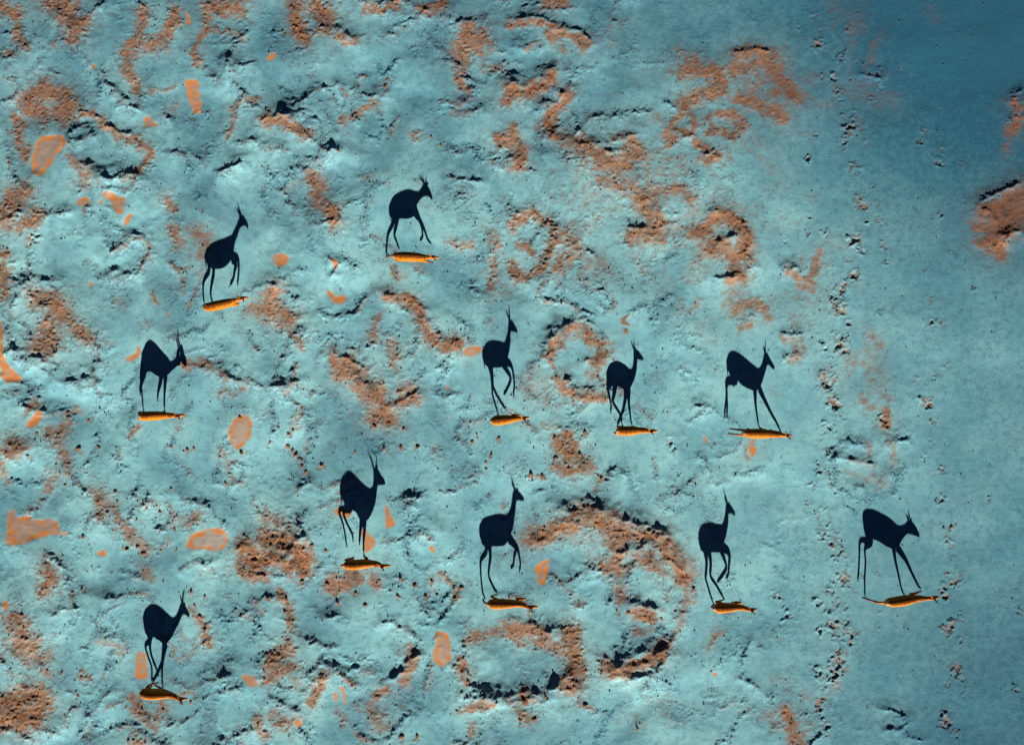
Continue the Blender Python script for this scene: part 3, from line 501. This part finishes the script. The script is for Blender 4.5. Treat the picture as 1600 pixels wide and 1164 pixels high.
for pts, core in PANS:
    core = core ** .45
    for _ in range(2):      # round the corners
        P_ = np.array(pts, float); N_ = np.roll(P_, -1, 0)
        pts = [tuple(q) for ab in zip(.78 * P_ + .22 * N_, .22 * P_ + .78 * N_) for q in ab]
    sl = window(pts, 16)
    x = PX[sl] + 4 * n14[sl] + 1.5 * n5[sl]; y = PY[sl] + 4 * n40[sl] - 1.5 * n5[sl]
    inside = np.zeros(x.shape, bool)
    q = pts + [pts[0]]
    for (ax, ay), (bx, by) in zip(q[:-1], q[1:]):
        c = ((ay > y) != (by > y)) & (x < (bx - ax) * (y - ay) / (by - ay + 1e-9) + ax)
        inside ^= c
    d = dist(q, sl, x, y) if False else None
    dd = np.full(x.shape, 1e9)
    for (ax, ay), (bx, by) in zip(q[:-1], q[1:]):
        vx, vy = bx - ax, by - ay
        t = np.clip(((x - ax) * vx + (y - ay) * vy) / (vx * vx + vy * vy + 1e-9), 0, 1)
        dd = np.minimum(dd, np.hypot(x - ax - t * vx, y - ay - t * vy))
    sd = np.where(inside, dd, -dd)
    m = smooth(-4.0, 3.0, sd)
    pan_in[sl] = np.maximum(pan_in[sl], m)
    pan_core[sl] = np.maximum(pan_core[sl], core * smooth(2.5, 7.0, sd + 13 * n14[sl] + 3 * n5[sl]))
    hgt[sl] -= 0.006 * m
    flat = smooth(-6, 2, sd)
    rough[sl] *= 1 - 0.92 * flat
    ochre[sl] *= 1 - 0.9 * flat

# beyond the frame the same kind of ground goes on
out_o = smooth(0.12, 0.42, n90 + 0.5 * n300 + 0.3 * n40) * (1 - inframe)
ochre = np.maximum(ochre, out_o * near); rough = np.maximum(rough, 0.8 * out_o * near)
# thin dust of ochre grains over the smoother ground right of the middle
dusty = np.zeros_like(GX)
for cx, cy, rx, ry, k in ((1040, 300, 230, 190, .62), (900, 380, 130, 90, .6), (1160, 130, 130, 80, .62), (1130, 470, 110, 80, .6), (1240, 480, 80, 60, .55), (1345, 570, 60, 90, .55), (1340, 90, 70, 110, .5), (860, 600, 70, 60, .52), (950, 850, 120, 60, .5), (1230, 1110, 70, 60, .55), (1000, 1090, 90, 70, .45), (770, 380, 50, 90, .5)):
    sl = window([(cx, cy)], max(rx, ry) * 1.6)
    q = np.hypot((WX[sl] - cx) / rx, (WY[sl] - cy) / ry)
    dusty[sl] = np.maximum(dusty[sl], k * smooth(1.25, .35, q))
ochre = np.maximum(ochre, dusty * (.25 + .75 * smooth(-.12, .28, fbm(QX, QY, 62, 3, 97, .55))) * (1 - pan_in))
# stray crust between the mapped patches
stray = smooth(0.20, 0.6, n40 + 0.8 * n90) * (0.2 + 0.6 * left)
rough = np.maximum(rough, 0.7 * stray * (1 - pan_in)); ochre = np.maximum(ochre, 0.34 * stray * (1 - pan_in))
rough_b = rough * smooth(-0.35, 0.25, n14 + 0.6 * n5)
hgt += rough_b * (0.028 * n5 + 0.030 * n3 + 0.016 * n14) + 0.0022 * n5 + 0.0028 * n14
# the flat mud towards the right falls gently away from the sun
hgt -= 0.035 * np.clip((PX - 1180) / 420, 0, 1.6) ** 2 * np.clip((900 - PY) / 900, 0, 1.4) * np.clip((582 - PY) / 582 + 0.6, 0, 2) * 1.2
hgt *= np.where(near, 1, 0)
damp_vignette = .46 * smooth(1120, 1640, PX + 50 * n300) + .56 * smooth(1130, 1620, PX) * smooth(760, -40, PY) + .10 * smooth(1200, 1640, PX) * smooth(760, 1200, PY)
damp_vignette += .40 * smooth(330, -60, PY) * smooth(350, 1200, PX) + .36 * smooth(380, -40, PY)
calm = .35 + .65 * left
damp_vignette = smooth(1060, 1720, PX + 40 * n300) * (.56 + 2.4 * smooth(580, -60, PY) + .95 * smooth(700, 1230, PY))  # wetter mud plus a painted vignette, darker towards the right edge and corners
damp_vignette += .12 * smooth(420, -40, PX) * smooth(420, -40, PY) + .48 * smooth(420, -80, PY) * smooth(300, 1200, PX) + .34 * smooth(380, -60, PY) + .14 * smooth(1000, 1240, PY)  # vignette darkening along the top, bottom and upper left corner
damp_vignette += left * (.34 * smooth(.08, -.40, swell) + .10 * smooth(.1, -.3, n90)) + .16 * smooth(500, -40, PX) * smooth(500, -60, PY)  # darker tone in the left hollows, and the upper left corner again
damp_vignette = damp_vignette * (1 + calm * (.25 * n90 + .22 * n40)) + calm * (.16 * n90 + .13 * n40) + .09 * n14
damp_vignette = np.clip(1 - np.exp(-1.25 * np.clip(damp_vignette, 0, 3)), 0, 1)

def h_at(x, y):
    i = int(np.clip(np.searchsorted(gx, x), 1, len(gx) - 1)); j = int(np.clip(np.searchsorted(gy, y), 1, len(gy) - 1))
    return float(hgt[j - 1:j + 1, i - 1:i + 1].mean())

# hooves stand on firm, level ground
for a in herd:
    feet = []
    for contact, J in a['legs']:
        if contact:
            feet.append(a['base'] + a['d'] * J[-1][0] + a['n'] * J[-1][1])
    a['z'] = float(np.mean([h_at(*f) for f in feet]))
    # the long shadow falls on a smooth, nearly level stretch
    p0 = (a['base'][0] / M_PX + 800, 582 - a['base'][1] / M_PX)
    p1 = (p0[0] + KX * .9 / M_PX, p0[1] - KY * .9 / M_PX)
    sl = window([p0, p1], 100)
    g = .62 * smooth(88, 34, dist([p0, p1], sl, PX, PY))
    hgt[sl] = hgt[sl] * (1 - g) + a['z'] * g
    for f in feet:
        px, py = f[0] / M_PX + 800, 582 - f[1] / M_PX
        sl = window([(px, py)], 40)
        g = np.exp(-(np.hypot(PX[sl] - px, PY[sl] - py) / 15) ** 4)
        hgt[sl] = hgt[sl] * (1 - g) + a['z'] * g
    # the feet in the air clear the ground too
    for contact, J in a['legs']:
        f = a['base'] + a['d'] * J[-1][0] + a['n'] * J[-1][1]
        if not contact:
            J[-1][2] = max(J[-1][2], h_at(*f) - a['z'] + 0.015)

def make_material(name):
    m = bpy.data.materials.new(name); m.use_nodes = True
    nt = m.node_tree
    b = nt.nodes["Principled BSDF"]
    b.inputs["Specular IOR Level"].default_value = 0.15
    return m, nt, b

def node(nt, t, **kw):
    n = nt.nodes.new(t)
    for k, v in kw.items():
        setattr(n, k, v)
    return n

def attr(nt, name):
    return node(nt, "ShaderNodeAttribute", attribute_name=name).outputs["Fac"]

def noise(nt, vec, scale, detail=4, rough_=0.55):
    n = node(nt, "ShaderNodeTexNoise")
    n.inputs["Scale"].default_value = scale; n.inputs["Detail"].default_value = detail; n.inputs["Roughness"].default_value = rough_
    nt.links.new(vec, n.inputs["Vector"])
    return n.outputs["Fac"]

def math_n(nt, op, a, b=None, c=None):
    n = node(nt, "ShaderNodeMath", operation=op)
    for i, v in enumerate((a, b, c)):
        if v is None: continue
        if isinstance(v, (int, float)): n.inputs[i].default_value = v
        else: nt.links.new(v, n.inputs[i])
    return n.outputs[0]

def maprange(nt, v, a, b, c=0.0, d=1.0):
    n = node(nt, "ShaderNodeMapRange", interpolation_type='SMOOTHSTEP')
    nt.links.new(v, n.inputs[0])
    for i, q in enumerate((a, b, c, d)): n.inputs[i + 1].default_value = q
    return n.outputs[0]

def mix(nt, f, a, b):
    n = node(nt, "ShaderNodeMix", data_type='RGBA')
    for sock, v in ((n.inputs[0], f), (n.inputs[6], a), (n.inputs[7], b)):
        if isinstance(v, (int, float)): sock.default_value = v
        elif isinstance(v, tuple): sock.default_value = (*v, 1)
        else: nt.links.new(v, sock)
    return n.outputs[2]

def ground_material():
    m, nt, b = make_material("salt_crust_ground")
    geo = node(nt, "ShaderNodeNewGeometry").outputs["Position"]
    nA = noise(nt, geo, 0.55, 5); nB = noise(nt, geo, 5.0, 5, 0.6); nC = noise(nt, geo, 22.0, 3, 0.65); nD = noise(nt, geo, 60.0, 2, 0.6)
    pale = mix(nt, maprange(nt, nA, .35, .65), (.142, .340, .385), (.205, .425, .452))
    mott = math_n(nt, 'ADD', math_n(nt, 'MULTIPLY', nB, .6), math_n(nt, 'MULTIPLY', nC, .4))
    c = mix(nt, maprange(nt, mott, .49, .66, 0, .62), pale, (.078, .235, .300))
    c = mix(nt, maprange(nt, math_n(nt, 'ADD', nC, math_n(nt, 'MULTIPLY', nD, .35)), .78, .92, 0, .6), c, (.05, .16, .22))
    grain = math_n(nt, 'ADD', math_n(nt, 'MULTIPLY', nD, .55), math_n(nt, 'MULTIPLY', nC, .45))
    dk = math_n(nt, 'ADD', math_n(nt, 'MULTIPLY', attr(nt, "rough"), .30), math_n(nt, 'MULTIPLY', math_n(nt, 'SUBTRACT', mott, .5), .5))
    dk = math_n(nt, 'ADD', dk, math_n(nt, 'MULTIPLY', math_n(nt, 'SUBTRACT', grain, .5), 1.3))
    c = mix(nt, maprange(nt, dk, .13, .44, 0, .75), c, (.022, .085, .135))
    dv = math_n(nt, 'ADD', attr(nt, "damp_vignette"), math_n(nt, 'MULTIPLY', math_n(nt, 'SUBTRACT', mott, .5), .55))
    c = mix(nt, math_n(nt, 'MINIMUM', math_n(nt, 'MAXIMUM', math_n(nt, 'ADD', math_n(nt, 'MULTIPLY', dv, 1.06), math_n(nt, 'MULTIPLY', math_n(nt, 'SUBTRACT', grain, .5), .45)), 0.0), .97), c, (.008, .070, .120))  # mud tone and vignette darkening mixed into the ground colour
    ov = math_n(nt, 'ADD', attr(nt, "ochre"), math_n(nt, 'MULTIPLY', math_n(nt, 'SUBTRACT', nC, .5), 1.25))
    ov = math_n(nt, 'ADD', ov, math_n(nt, 'MULTIPLY', math_n(nt, 'SUBTRACT', nB, .5), 1.0))
    ov = math_n(nt, 'ADD', ov, math_n(nt, 'MULTIPLY', math_n(nt, 'SUBTRACT', nD, .5), 1.9))
    oc = mix(nt, maprange(nt, nC, .4, .62), (.120, .046, .016), (.300, .117, .034))
    nE = noise(nt, geo, 1.7, 3)
    oc = mix(nt, maprange(nt, math_n(nt, 'ADD', grain, math_n(nt, 'MULTIPLY', math_n(nt, 'SUBTRACT', nE, .5), .6)), .50, .72, 0, .8), oc, (.41, .175, .066))
    oc = mix(nt, maprange(nt, math_n(nt, 'ADD', grain, math_n(nt, 'MULTIPLY', math_n(nt, 'SUBTRACT', nE, .5), .8)), .48, .34, 0, .85), oc, (.050, .022, .014))
    oc = mix(nt, maprange(nt, attr(nt, "damp_vignette"), .0, 1.0, 0, .6), oc, (.10, .036, .018))  # ochre darkened by the same mud and vignette mask
    c = mix(nt, maprange(nt, ov, .30, 1.05, 0, .93), c, oc)
    core = math_n(nt, 'MULTIPLY', attr(nt, "pan_core"), maprange(nt, math_n(nt, 'ADD', math_n(nt, 'MULTIPLY', nC, .5), math_n(nt, 'MULTIPLY', nD, .5)),   .34, .54))
    pc = mix(nt, maprange(nt, nC, .35, .7), (.40, .138, .026), (.49, .180, .042))
    pc = mix(nt, maprange(nt, grain, .53, .66, 0, .7), pc, (.20, .075, .028))
    thin = mix(nt, .46, c, (.24, .125, .075))
    pc = mix(nt, core, pc, thin)
    c = mix(nt, math_n(nt, 'MULTIPLY', attr(nt, "pan"), maprange(nt, math_n(nt, 'ADD', grain, math_n(nt, 'MULTIPLY', attr(nt, "pan"), .5)), .55, .80, .0, .96)), c, pc)
    nt.links.new(c, b.inputs["Base Color"])
    b.inputs["Roughness"].default_value = 0.95
    bmp = node(nt, "ShaderNodeBump"); bmp.inputs["Distance"].default_value = 0.012
    hh = math_n(nt, 'ADD', math_n(nt, 'MULTIPLY', nD, .5), nC)
    nt.links.new(hh, bmp.inputs["Height"])
    st = maprange(nt, attr(nt, "rough"), 0, 1, .24, .85)
    nt.links.new(st, bmp.inputs["Strength"])
    nt.links.new(bmp.outputs[0], b.inputs["Normal"])
    return m

def build_ground():
    ny, nx = GX.shape
    co = np.empty((ny * nx, 3), np.float32)
    co[:, 0] = GX.ravel(); co[:, 1] = GY.ravel(); co[:, 2] = hgt.ravel()
    j, i = np.meshgrid(np.arange(ny - 1), np.arange(nx - 1), indexing='ij')
    v = (j * nx + i).ravel()
    quads = np.stack([v, v + 1, v + nx + 1, v + nx], 1).astype(np.int32)
    me = bpy.data.meshes.new("ground")
    me.vertices.add(len(co)); me.vertices.foreach_set("co", co.ravel())
    me.loops.add(quads.size); me.loops.foreach_set("vertex_index", quads.ravel())
    me.polygons.add(len(quads))
    me.polygons.foreach_set("loop_start", np.arange(0, quads.size, 4, dtype=np.int32))
    me.update(calc_edges=True)
    me.polygons.foreach_set("use_smooth", np.ones(len(quads), bool))
    for name, arr in (("ochre", ochre), ("damp_vignette", damp_vignette), ("pan", pan_in), ("pan_core", pan_core), ("rough", rough)):
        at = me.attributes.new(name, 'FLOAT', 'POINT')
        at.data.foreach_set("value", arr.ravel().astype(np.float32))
    me.materials.append(ground_material())
    o = bpy.data.objects.new("ground", me); COL.objects.link(o)
    o["kind"] = "structure"; o["label"] = "pale teal salt crust with ochre patches, low ridges and hoof prints"
    return o
ground = build_ground()

# ------------------------------------------------------------------ antelopes
def simple_material(name, c1, c2, scale, rough_=0.8):
    m, nt, b = make_material(name)
    geo = node(nt, "ShaderNodeTexCoord").outputs["Object"]
    nt.links.new(mix(nt, noise(nt, geo, scale, 4), c1, c2), b.inputs["Base Color"])
    b.inputs["Roughness"].default_value = rough_
    return m
MAT_HORN = simple_material("dark_horn", (.020, .016, .012), (.045, .035, .026), 30, .45)
MAT_HOOF = simple_material("black_hoof", (.012, .010, .009), (.03, .025, .02), 30, .5)
MAT_EYE = simple_material("dark_eye", (.006, .005, .004), (.010, .008, .006), 10, .15)
MAT_CLOD = simple_material("dry_earth", (.10, .055, .034), (.24, .115, .06), 14, .95)
MAT_PEB = simple_material("dark_crumb", (.02, .03, .035), (.12, .08, .06), 3, .95)

def coat_material():
    m, nt, b = make_material("tawny_coat")
    geo = node(nt, "ShaderNodeTexCoord").outputs["Object"]
    n1 = noise(nt, geo, 7, 4); n2 = noise(nt, geo, 55, 3, .7)
    tan = mix(nt, maprange(nt, n1, .3, .7), (.30, .080, .004), (.44, .130, .008))
    tan = mix(nt, maprange(nt, n2, .45, .75, 0, .35), tan, (.26, .08, .008))
    c = mix(nt, attr(nt, "back_shade"), tan, (.030, .010, .004))  # shaded top of the back, painted into the coat colour
    c = mix(nt, attr(nt, "pale"), c, (.50, .36, .20))
    c = mix(nt, attr(nt, "stocking_shade"), c, (.05, .026, .014))  # dark leg hair, with painted shade above it
    nt.links.new(c, b.inputs["Base Color"])
    b.inputs["Roughness"].default_value = .75
    b.inputs["Specular IOR Level"].default_value = .04
    bmp = node(nt, "ShaderNodeBump"); bmp.inputs["Distance"].default_value = 0.004; bmp.inputs["Strength"].default_value = .4
    nt.links.new(n2, bmp.inputs["Height"]); nt.links.new(bmp.outputs[0], b.inputs["Normal"])
    return m
MAT_COAT = coat_material()

class MB:
    def __init__(self): self.v = []; self.f = []
    def loft(self, rings):
        n = len(rings[0]); base = len(self.v)
        for r in rings: self.v += [tuple(p) for p in r]
        for k in range(len(rings) - 1):
            for i in range(n):
                a = base + k * n + i; b = base + k * n + (i + 1) % n
                self.f.append((a, b, b + n, a + n))
        for k, rev in ((0, True), (len(rings) - 1, False)):
            c = np.mean(rings[k], 0); self.v.append(tuple(c)); ci = len(self.v) - 1
            for i in range(n):
                a = base + k * n + i; b = base + k * n + (i + 1) % n
                self.f.append((ci, b, a) if rev else (ci, a, b))
    def tube(self, pts, radii, n=10, sub=4, flat=1.0):
        pts = [np.asarray(p, float) for p in pts]
        P, R = [], []
        ext = [2 * pts[0] - pts[1]] + pts + [2 * pts[-1] - pts[-2]]
        for k in range(len(pts) - 1):
            p0, p1, p2, p3 = ext[k:k + 4]
            for t in np.linspace(0, 1, sub, endpoint=False):
                tn = 0.9                                       # a little tension: joints stay joints
                m1 = (p2 - p0) * .5 * tn; m2 = (p3 - p1) * .5 * tn
                h = (2*t**3-3*t**2+1)*p1 + (t**3-2*t**2+t)*m1 + (-2*t**3+3*t**2)*p2 + (t**3-t**2)*m2
                P.append(h); R.append(radii[k] * (1 - t) + radii[k + 1] * t)
        P.append(pts[-1]); R.append(radii[-1])
        rings = []
        for k, p in enumerate(P):
            t = P[min(k + 1, len(P) - 1)] - P[max(k - 1, 0)]
            t = t / (np.linalg.norm(t) + 1e-9)
            side = np.array([0, 1, 0]) if abs(t[1]) < .9 else np.array([1, 0, 0])
            u = np.cross(t, side); u /= np.linalg.norm(u); w = np.cross(t, u)
            a = np.linspace(0, 2 * np.pi, n, endpoint=False)
            rings.append(p + R[k] * (np.cos(a)[:, None] * u + flat * np.sin(a)[:, None] * w))
        self.loft(rings)
    def ball(self, c, r, n=8):
        c = np.asarray(c, float); r = np.broadcast_to(np.asarray(r, float), 3)
        a = np.linspace(0, 2 * np.pi, n, endpoint=False)
        self.loft([c + r * np.stack([np.cos(a) * math.sin(th), np.sin(a) * math.sin(th), np.full(n, math.cos(th))], 1) for th in np.linspace(0.15, np.pi - .15, n)])
    def mesh(self, name):
        me = bpy.data.meshes.new(name); me.from_pydata(self.v, [], self.f)
        me.update(); return me

def link(name, me, mat, parent=None):
    me.name = name
    if mat: me.materials.clear(); me.materials.append(mat)
    me.polygons.foreach_set("use_smooth", np.ones(len(me.polygons), bool))
    o = bpy.data.objects.new(name, me); COL.objects.link(o)
    if parent: o.parent = parent
    return o

def catmull(A, sub):
    A = np.asarray(A, float); ext = np.vstack([2 * A[0] - A[1], A, 2 * A[-1] - A[-2]]); out = []
    for k in range(len(A) - 1):
        p0, p1, p2, p3 = ext[k:k + 4]
        for t in np.linspace(0, 1, sub, endpoint=False):
            out.append(.5 * (2*p1 + (p2-p0)*t + (2*p0-5*p1+4*p2-p3)*t*t + (3*p1-p0-3*p2+p3)*t**3))
    out.append(A[-1]); return np.array(out)

def build_antelope(a, idx):
    root = bpy.data.objects.new("antelope", None); COL.objects.link(root)
    root.location = (a['base'][0], a['base'][1], a['z'])
    root.rotation_euler = (0, 0, math.atan2(a['d'][1], a['d'][0]))
    root.empty_display_size = .3
    root["label"] = a['label']; root["category"] = "antelope"; root["group"] = "antelope herd crossing the salt pan"
    st = a['st']
    kinds = [k for k, _, _ in st]
    nt_, nn, nh = kinds.count('torso'), kinds.count('neck'), kinds.count('head')
    widths = []
    for i in range(nt_):
        t = i / (nt_ - 1)
        widths.append(np.interp(t, [0, .18, .5, .8, 1], [.075, .130, .152, .128, .100]))
    widths += list(np.interp(np.linspace(0, 1, nn), [0, 1], [.088, .058]))
    widths += [.058, .056, .040, .026][:nh]
    rows = np.array([[t[0], t[1], b[0], b[1], w] for (k, t, b), w in zip(st, widths)])
    # the shadow of a round flank is a little taller than its side view
    dense = catmull(rows, 5)
    ang = np.linspace(0, 2 * np.pi, 20, endpoint=False)
    rings = []
    def ring(r, sc_=1.0, shift=(0, 0)):
        c = np.array([(r[0] + r[2]) / 2 + shift[0], 0, (r[1] + r[3]) / 2 + shift[1]])
        v = np.array([(r[0] - r[2]) / 2, 0, (r[1] - r[3]) / 2]) * .945 * sc_
        return c + np.cos(ang)[:, None] * v + np.sin(ang)[:, None] * np.array([0, max(r[4], .012) * sc_, 0])
    rings.append(ring(dense[0], .55, (-.035, 0)))
    rings += [ring(r) for r in dense]
    rings.append(ring(dense[-1], .6, (.012, -.012)))
    mb = MB(); mb.loft(rings)
    # legs
    ground_feet = []
    for li, (contact, J) in enumerate(a['legs']):
        hind = li < 2
        rad = [.080, .042, .033, .0285, .0255, .021] if hind else [.068, .044, .033, .0275, .0250, .021]
        N = len(J)
        rr = [rad[0], rad[1], rad[2]] + [rad[3]] * (N - 4) + [rad[4]]
        if N == 4: rr = [rad[0], rad[1], rad[2], rad[4]]
        pts = [j.copy() for j in J]
        pts[-1] = pts[-1] + (pts[-2] - pts[-1]) / np.linalg.norm(pts[-2] - pts[-1]) * .03
        mb.tube(pts, rr, 10, 4)
        if li in (0, 1): mb.ball(J[0] + np.array([.02, 0, .02]), (.085, .065, .085))
        # hoof: short cloven wedge
        hb = MB()
        down = J[-1] - J[-2]; down /= np.linalg.norm(down)
        for sgn in (-1, 1):
            top = pts[-1] + np.array([0, sgn * .009, 0]); tip = J[-1] + np.array([.016, sgn * .011, 0])
            if contact: tip[2] = -.004
            hb.tube([top, top * .45 + tip * .55, tip], [.012, .0155, .0165], 8, 2)
        link("hoof", hb.mesh("hoof"), MAT_HOOF, root)
    # ears
    hd = [((t + b) / 2, t, b) for k, t, b in st if k == 'head']
    poll = hd[0][0] * .45 + hd[0][1] * .55
    for e, sgn in zip(a['ears'], (1, -1)):
        b0 = np.array([e[0][0], sgn * .035, e[0][1]]); tip = np.array([e[1][0], sgn * .115, e[1][1]])
        # keep ears a believable length
        L = np.linalg.norm(tip - b0); tip = b0 + (tip - b0) / L * min(max(L, .13), .19)
        mb.tube([np.array([poll[0], sgn * .02, poll[1]]), b0, b0 * .5 + tip * .5, tip], [.018, .02, .026, .008], 8, 3, .75)
    src = bpy.data.objects.new("tmp", mb.mesh("tmp")); COL.objects.link(src)
    md = src.modifiers.new("r", 'REMESH'); md.mode = 'VOXEL'; md.voxel_size = .0105
    ms = src.modifiers.new("s", 'SMOOTH'); ms.factor = .5; ms.iterations = 3
    dg = bpy.context.evaluated_depsgraph_get()
    me = bpy.data.meshes.new_from_object(src.evaluated_get(dg))
    old = src.data; bpy.data.objects.remove(src); bpy.data.meshes.remove(old)
    nv = len(me.vertices)
    co = np.empty(nv * 3, np.float32); me.vertices.foreach_get("co", co); co = co.reshape(-1, 3)
    no = np.empty(nv * 3, np.float32); me.vertex_normals.foreach_get("vector", no); no = no.reshape(-1, 3)
    s0 = rows[0, 0]; s1 = rows[nt_ - 1, 0]
    top = np.interp(co[:, 0], np.sort(dense[:nt_ * 5 - 4, 0]), dense[:nt_ * 5 - 4, 1][np.argsort(dense[:nt_ * 5 - 4, 0])])
    bot = np.interp(co[:, 0], np.sort(dense[:nt_ * 5 - 4, 2]), dense[:nt_ * 5 - 4, 3][np.argsort(dense[:nt_ * 5 - 4, 2])])
    rel = (co[:, 2] - bot) / np.maximum(top - bot, .1)
    in_torso = smooth(s0 - .05, s0 + .05, co[:, 0]) * (1 - smooth(s1 - .02, s1 + .12, co[:, 0]))
    back_shade = .85 * smooth(.74, 1.0, no[:, 2] + .12 * perlin(co[:, 0] * 14, co[:, 1] * 14, 3)) * smooth(.45, .75, rel) * .85  # painted shade: upward-facing coat darkened along the back
    pale = .45 * smooth(.16, .0, rel) * smooth(-.5, -.9, no[:, 2]) * in_torso
    pale = np.maximum(pale, .75 * smooth(s0 + .05, s0 - .04, co[:, 0]) * smooth(.1, .45, rel) * smooth(-.3, -.8, no[:, 0]))
    stocking_shade = .85 * smooth(.52, .34, co[:, 2]) * smooth(.0, -.25, rel) * (np.abs(co[:, 1]) < .3)  # dark lower legs, carried higher so the colour stands in for shade
    for nm, arr in (("back_shade", back_shade), ("pale", pale), ("stocking_shade", stocking_shade)):
        at = me.attributes.new(nm, 'FLOAT', 'POINT'); at.data.foreach_set("value", arr.astype(np.float32))
    link("body", me, MAT_COAT, root)
    # horns, eyes, tail
    for hn, sgn in zip(a['horns'], (1, -1)):
        pts = [np.array([p[0], sgn * (.028 + .012 * k), p[1]]) for k, p in enumerate(hn)]
        pts = [np.array([poll[0] * .3 + pts[0][0] * .7, sgn * .02, poll[1] * .5 + pts[0][2] * .5])] + pts
        R = np.linspace(.021, .007, len(pts)); R[-1] = .004
        h = MB(); h.tube(pts, list(R), 8, 4); link("horn", h.mesh("horn"), MAT_HORN, root)
    ec = hd[1][0] * .45 + hd[0][0] * .2 + hd[1][1] * .35
    for sgn in (1, -1):
        e = MB(); e.ball((ec[0], sgn * .050, ec[1]), .014, 8); link("eye", e.mesh("eye"), MAT_EYE, root)
    t0, t1 = a['tail']
    zt = rows[0, 1] * .65 + rows[0, 3] * .35
    s_t = np.array([rows[0, 0] + .02, 0, zt]); t = MB()
    if idx == 2:      # this one swings its tail out
        t.tube([s_t, s_t + (-.07, 0, .01), s_t + (-.13, 0, -.01)], [.022, .020, .012], 8, 4)
    else:
        t.tube([s_t, s_t + (-.035, 0, -.03), s_t + (-.045, 0, -.10), s_t + (-.04, 0, -.17)], [.022, .020, .018, .010], 8, 4)
    tm = t.mesh("tail")
    link("tail", tm, MAT_COAT, root)
    return root
for i, a in enumerate(herd):
    build_antelope(a, i)

# ------------------------------------------------------------------ loose clods and crumbs
def lump(seed, n_sub=2):
    import bmesh
    r = np.random.default_rng(seed)
    bm = bmesh.new(); bmesh.ops.create_icosphere(bm, subdivisions=n_sub, radius=1.0)
    dirs = r.normal(size=(9, 3)); dirs /= np.linalg.norm(dirs, axis=1)[:, None]; offs = r.uniform(.62, .95, 9)
    for v in bm.verts:
        p = np.array(v.co); p /= np.linalg.norm(p)
        k = 1.0
        for dd, of in zip(dirs, offs):
            q = p @ dd
            if q > 0: k = min(k, of / q)
        v.co = p * (.35 + .65 * k) * np.array([1.0, .85, .7])
    me = bpy.data.meshes.new("earth_clod"); bm.to_mesh(me); bm.free()
    me.materials.append(MAT_CLOD)
    return me
ORD = ["leftmost", "second from left", "third from left", "fourth from left", "fifth from left", "sixth from left", "seventh from left", "eighth from left", "ninth from left",
       "tenth from left", "eleventh from left", "twelfth from left", "thirteenth from left", "fourteenth from left", "fifteenth from left"]
def clod_label(k, cl):
    mem = sorted((q for q in range(len(CLODS)) if CLODS[q][3] == cl), key=lambda q: CLODS[q][0])
    if len(mem) == 1: return CLUSTER[cl][0]
    r = mem.index(k)
    pos = "rightmost" if r == len(mem) - 1 else ORD[r]
    return pos + " of the " + CLUSTER[cl][0]
lumps = [lump(100 + k) for k in range(7)]
for k, (x, y, r, cl) in enumerate(CLODS):
    o = bpy.data.objects.new("pebble" if cl == 17 else "earth_clod", lumps[k % 7]); COL.objects.link(o)
    p = ground_xy(x, y); s = r * M_PX * .70
    o.location = (p[0], p[1], h_at(*p) + s * .12)
    o.scale = (s * random.uniform(.9, 1.3), s * random.uniform(.7, 1.0), s * random.uniform(.30, .44))
    o.rotation_euler = (random.uniform(-.3, .3), random.uniform(-.3, .3), random.uniform(0, 6.28))
    lab, grp = CLUSTER[cl]
    lab = clod_label(k, cl)
    o["label"] = lab; o["category"] = "pebble" if cl == 17 else "clod"
    if grp: o["group"] = grp

def crumbs():
    r = np.random.default_rng(5)
    n = 60000
    X = r.uniform(-17, 17, n); Y = r.uniform(-12.4, 12.4, n)
    ii = np.clip(np.searchsorted(gx, X), 1, len(gx) - 1); jj = np.clip(np.searchsorted(gy, Y), 1, len(gy) - 1)
    R = rough[jj, ii]; L = left[jj, ii]
    keep = r.uniform(size=n) < (.035 + .05 * L + .42 * R ** 1.5) * (pan_in[jj, ii] < .3)
    X, Y, Z, R = X[keep], Y[keep], hgt[jj, ii][keep], R[keep]
    n = len(X)
    s = .005 + .016 * r.uniform(size=n) ** 3 + .008 * R * r.uniform(size=n)
    t = (1 + 5 ** .5) / 2
    iv = np.array([(-1,t,0),(1,t,0),(-1,-t,0),(1,-t,0),(0,-1,t),(0,1,t),(0,-1,-t),(0,1,-t),(t,0,-1),(t,0,1),(-t,0,-1),(-t,0,1)], float) / 1.9
    fc = np.array([(0,11,5),(0,5,1),(0,1,7),(0,7,10),(0,10,11),(1,5,9),(5,11,4),(11,10,2),(10,7,6),(7,1,8),(3,9,4),(3,4,2),(3,2,6),(3,6,8),(3,8,9),(4,9,5),(2,4,11),(6,2,10),(8,6,7),(9,8,1)])
    V = iv[None] * r.uniform(.7, 1.25, (n, 12, 1)) * s[:, None, None] * np.stack([r.uniform(.8, 1.4, n), r.uniform(.8, 1.3, n), r.uniform(.6, 1, n)], 1)[:, None, :]
    V += np.stack([X, Y, Z + s * .3], 1)[:, None, :]
    F = fc[None] + (np.arange(n) * 12)[:, None, None]
    me = bpy.data.meshes.new("loose_crumbs")
    me.from_pydata(V.reshape(-1, 3).tolist(), [], F.reshape(-1, 3).tolist()); me.update()
    me.materials.append(MAT_PEB)
    o = bpy.data.objects.new("loose_crumbs", me); COL.objects.link(o)
    o["kind"] = "stuff"; o["label"] = "tiny dark earth crumbs strewn over the salt crust"; o["category"] = "soil crumbs"
crumbs()
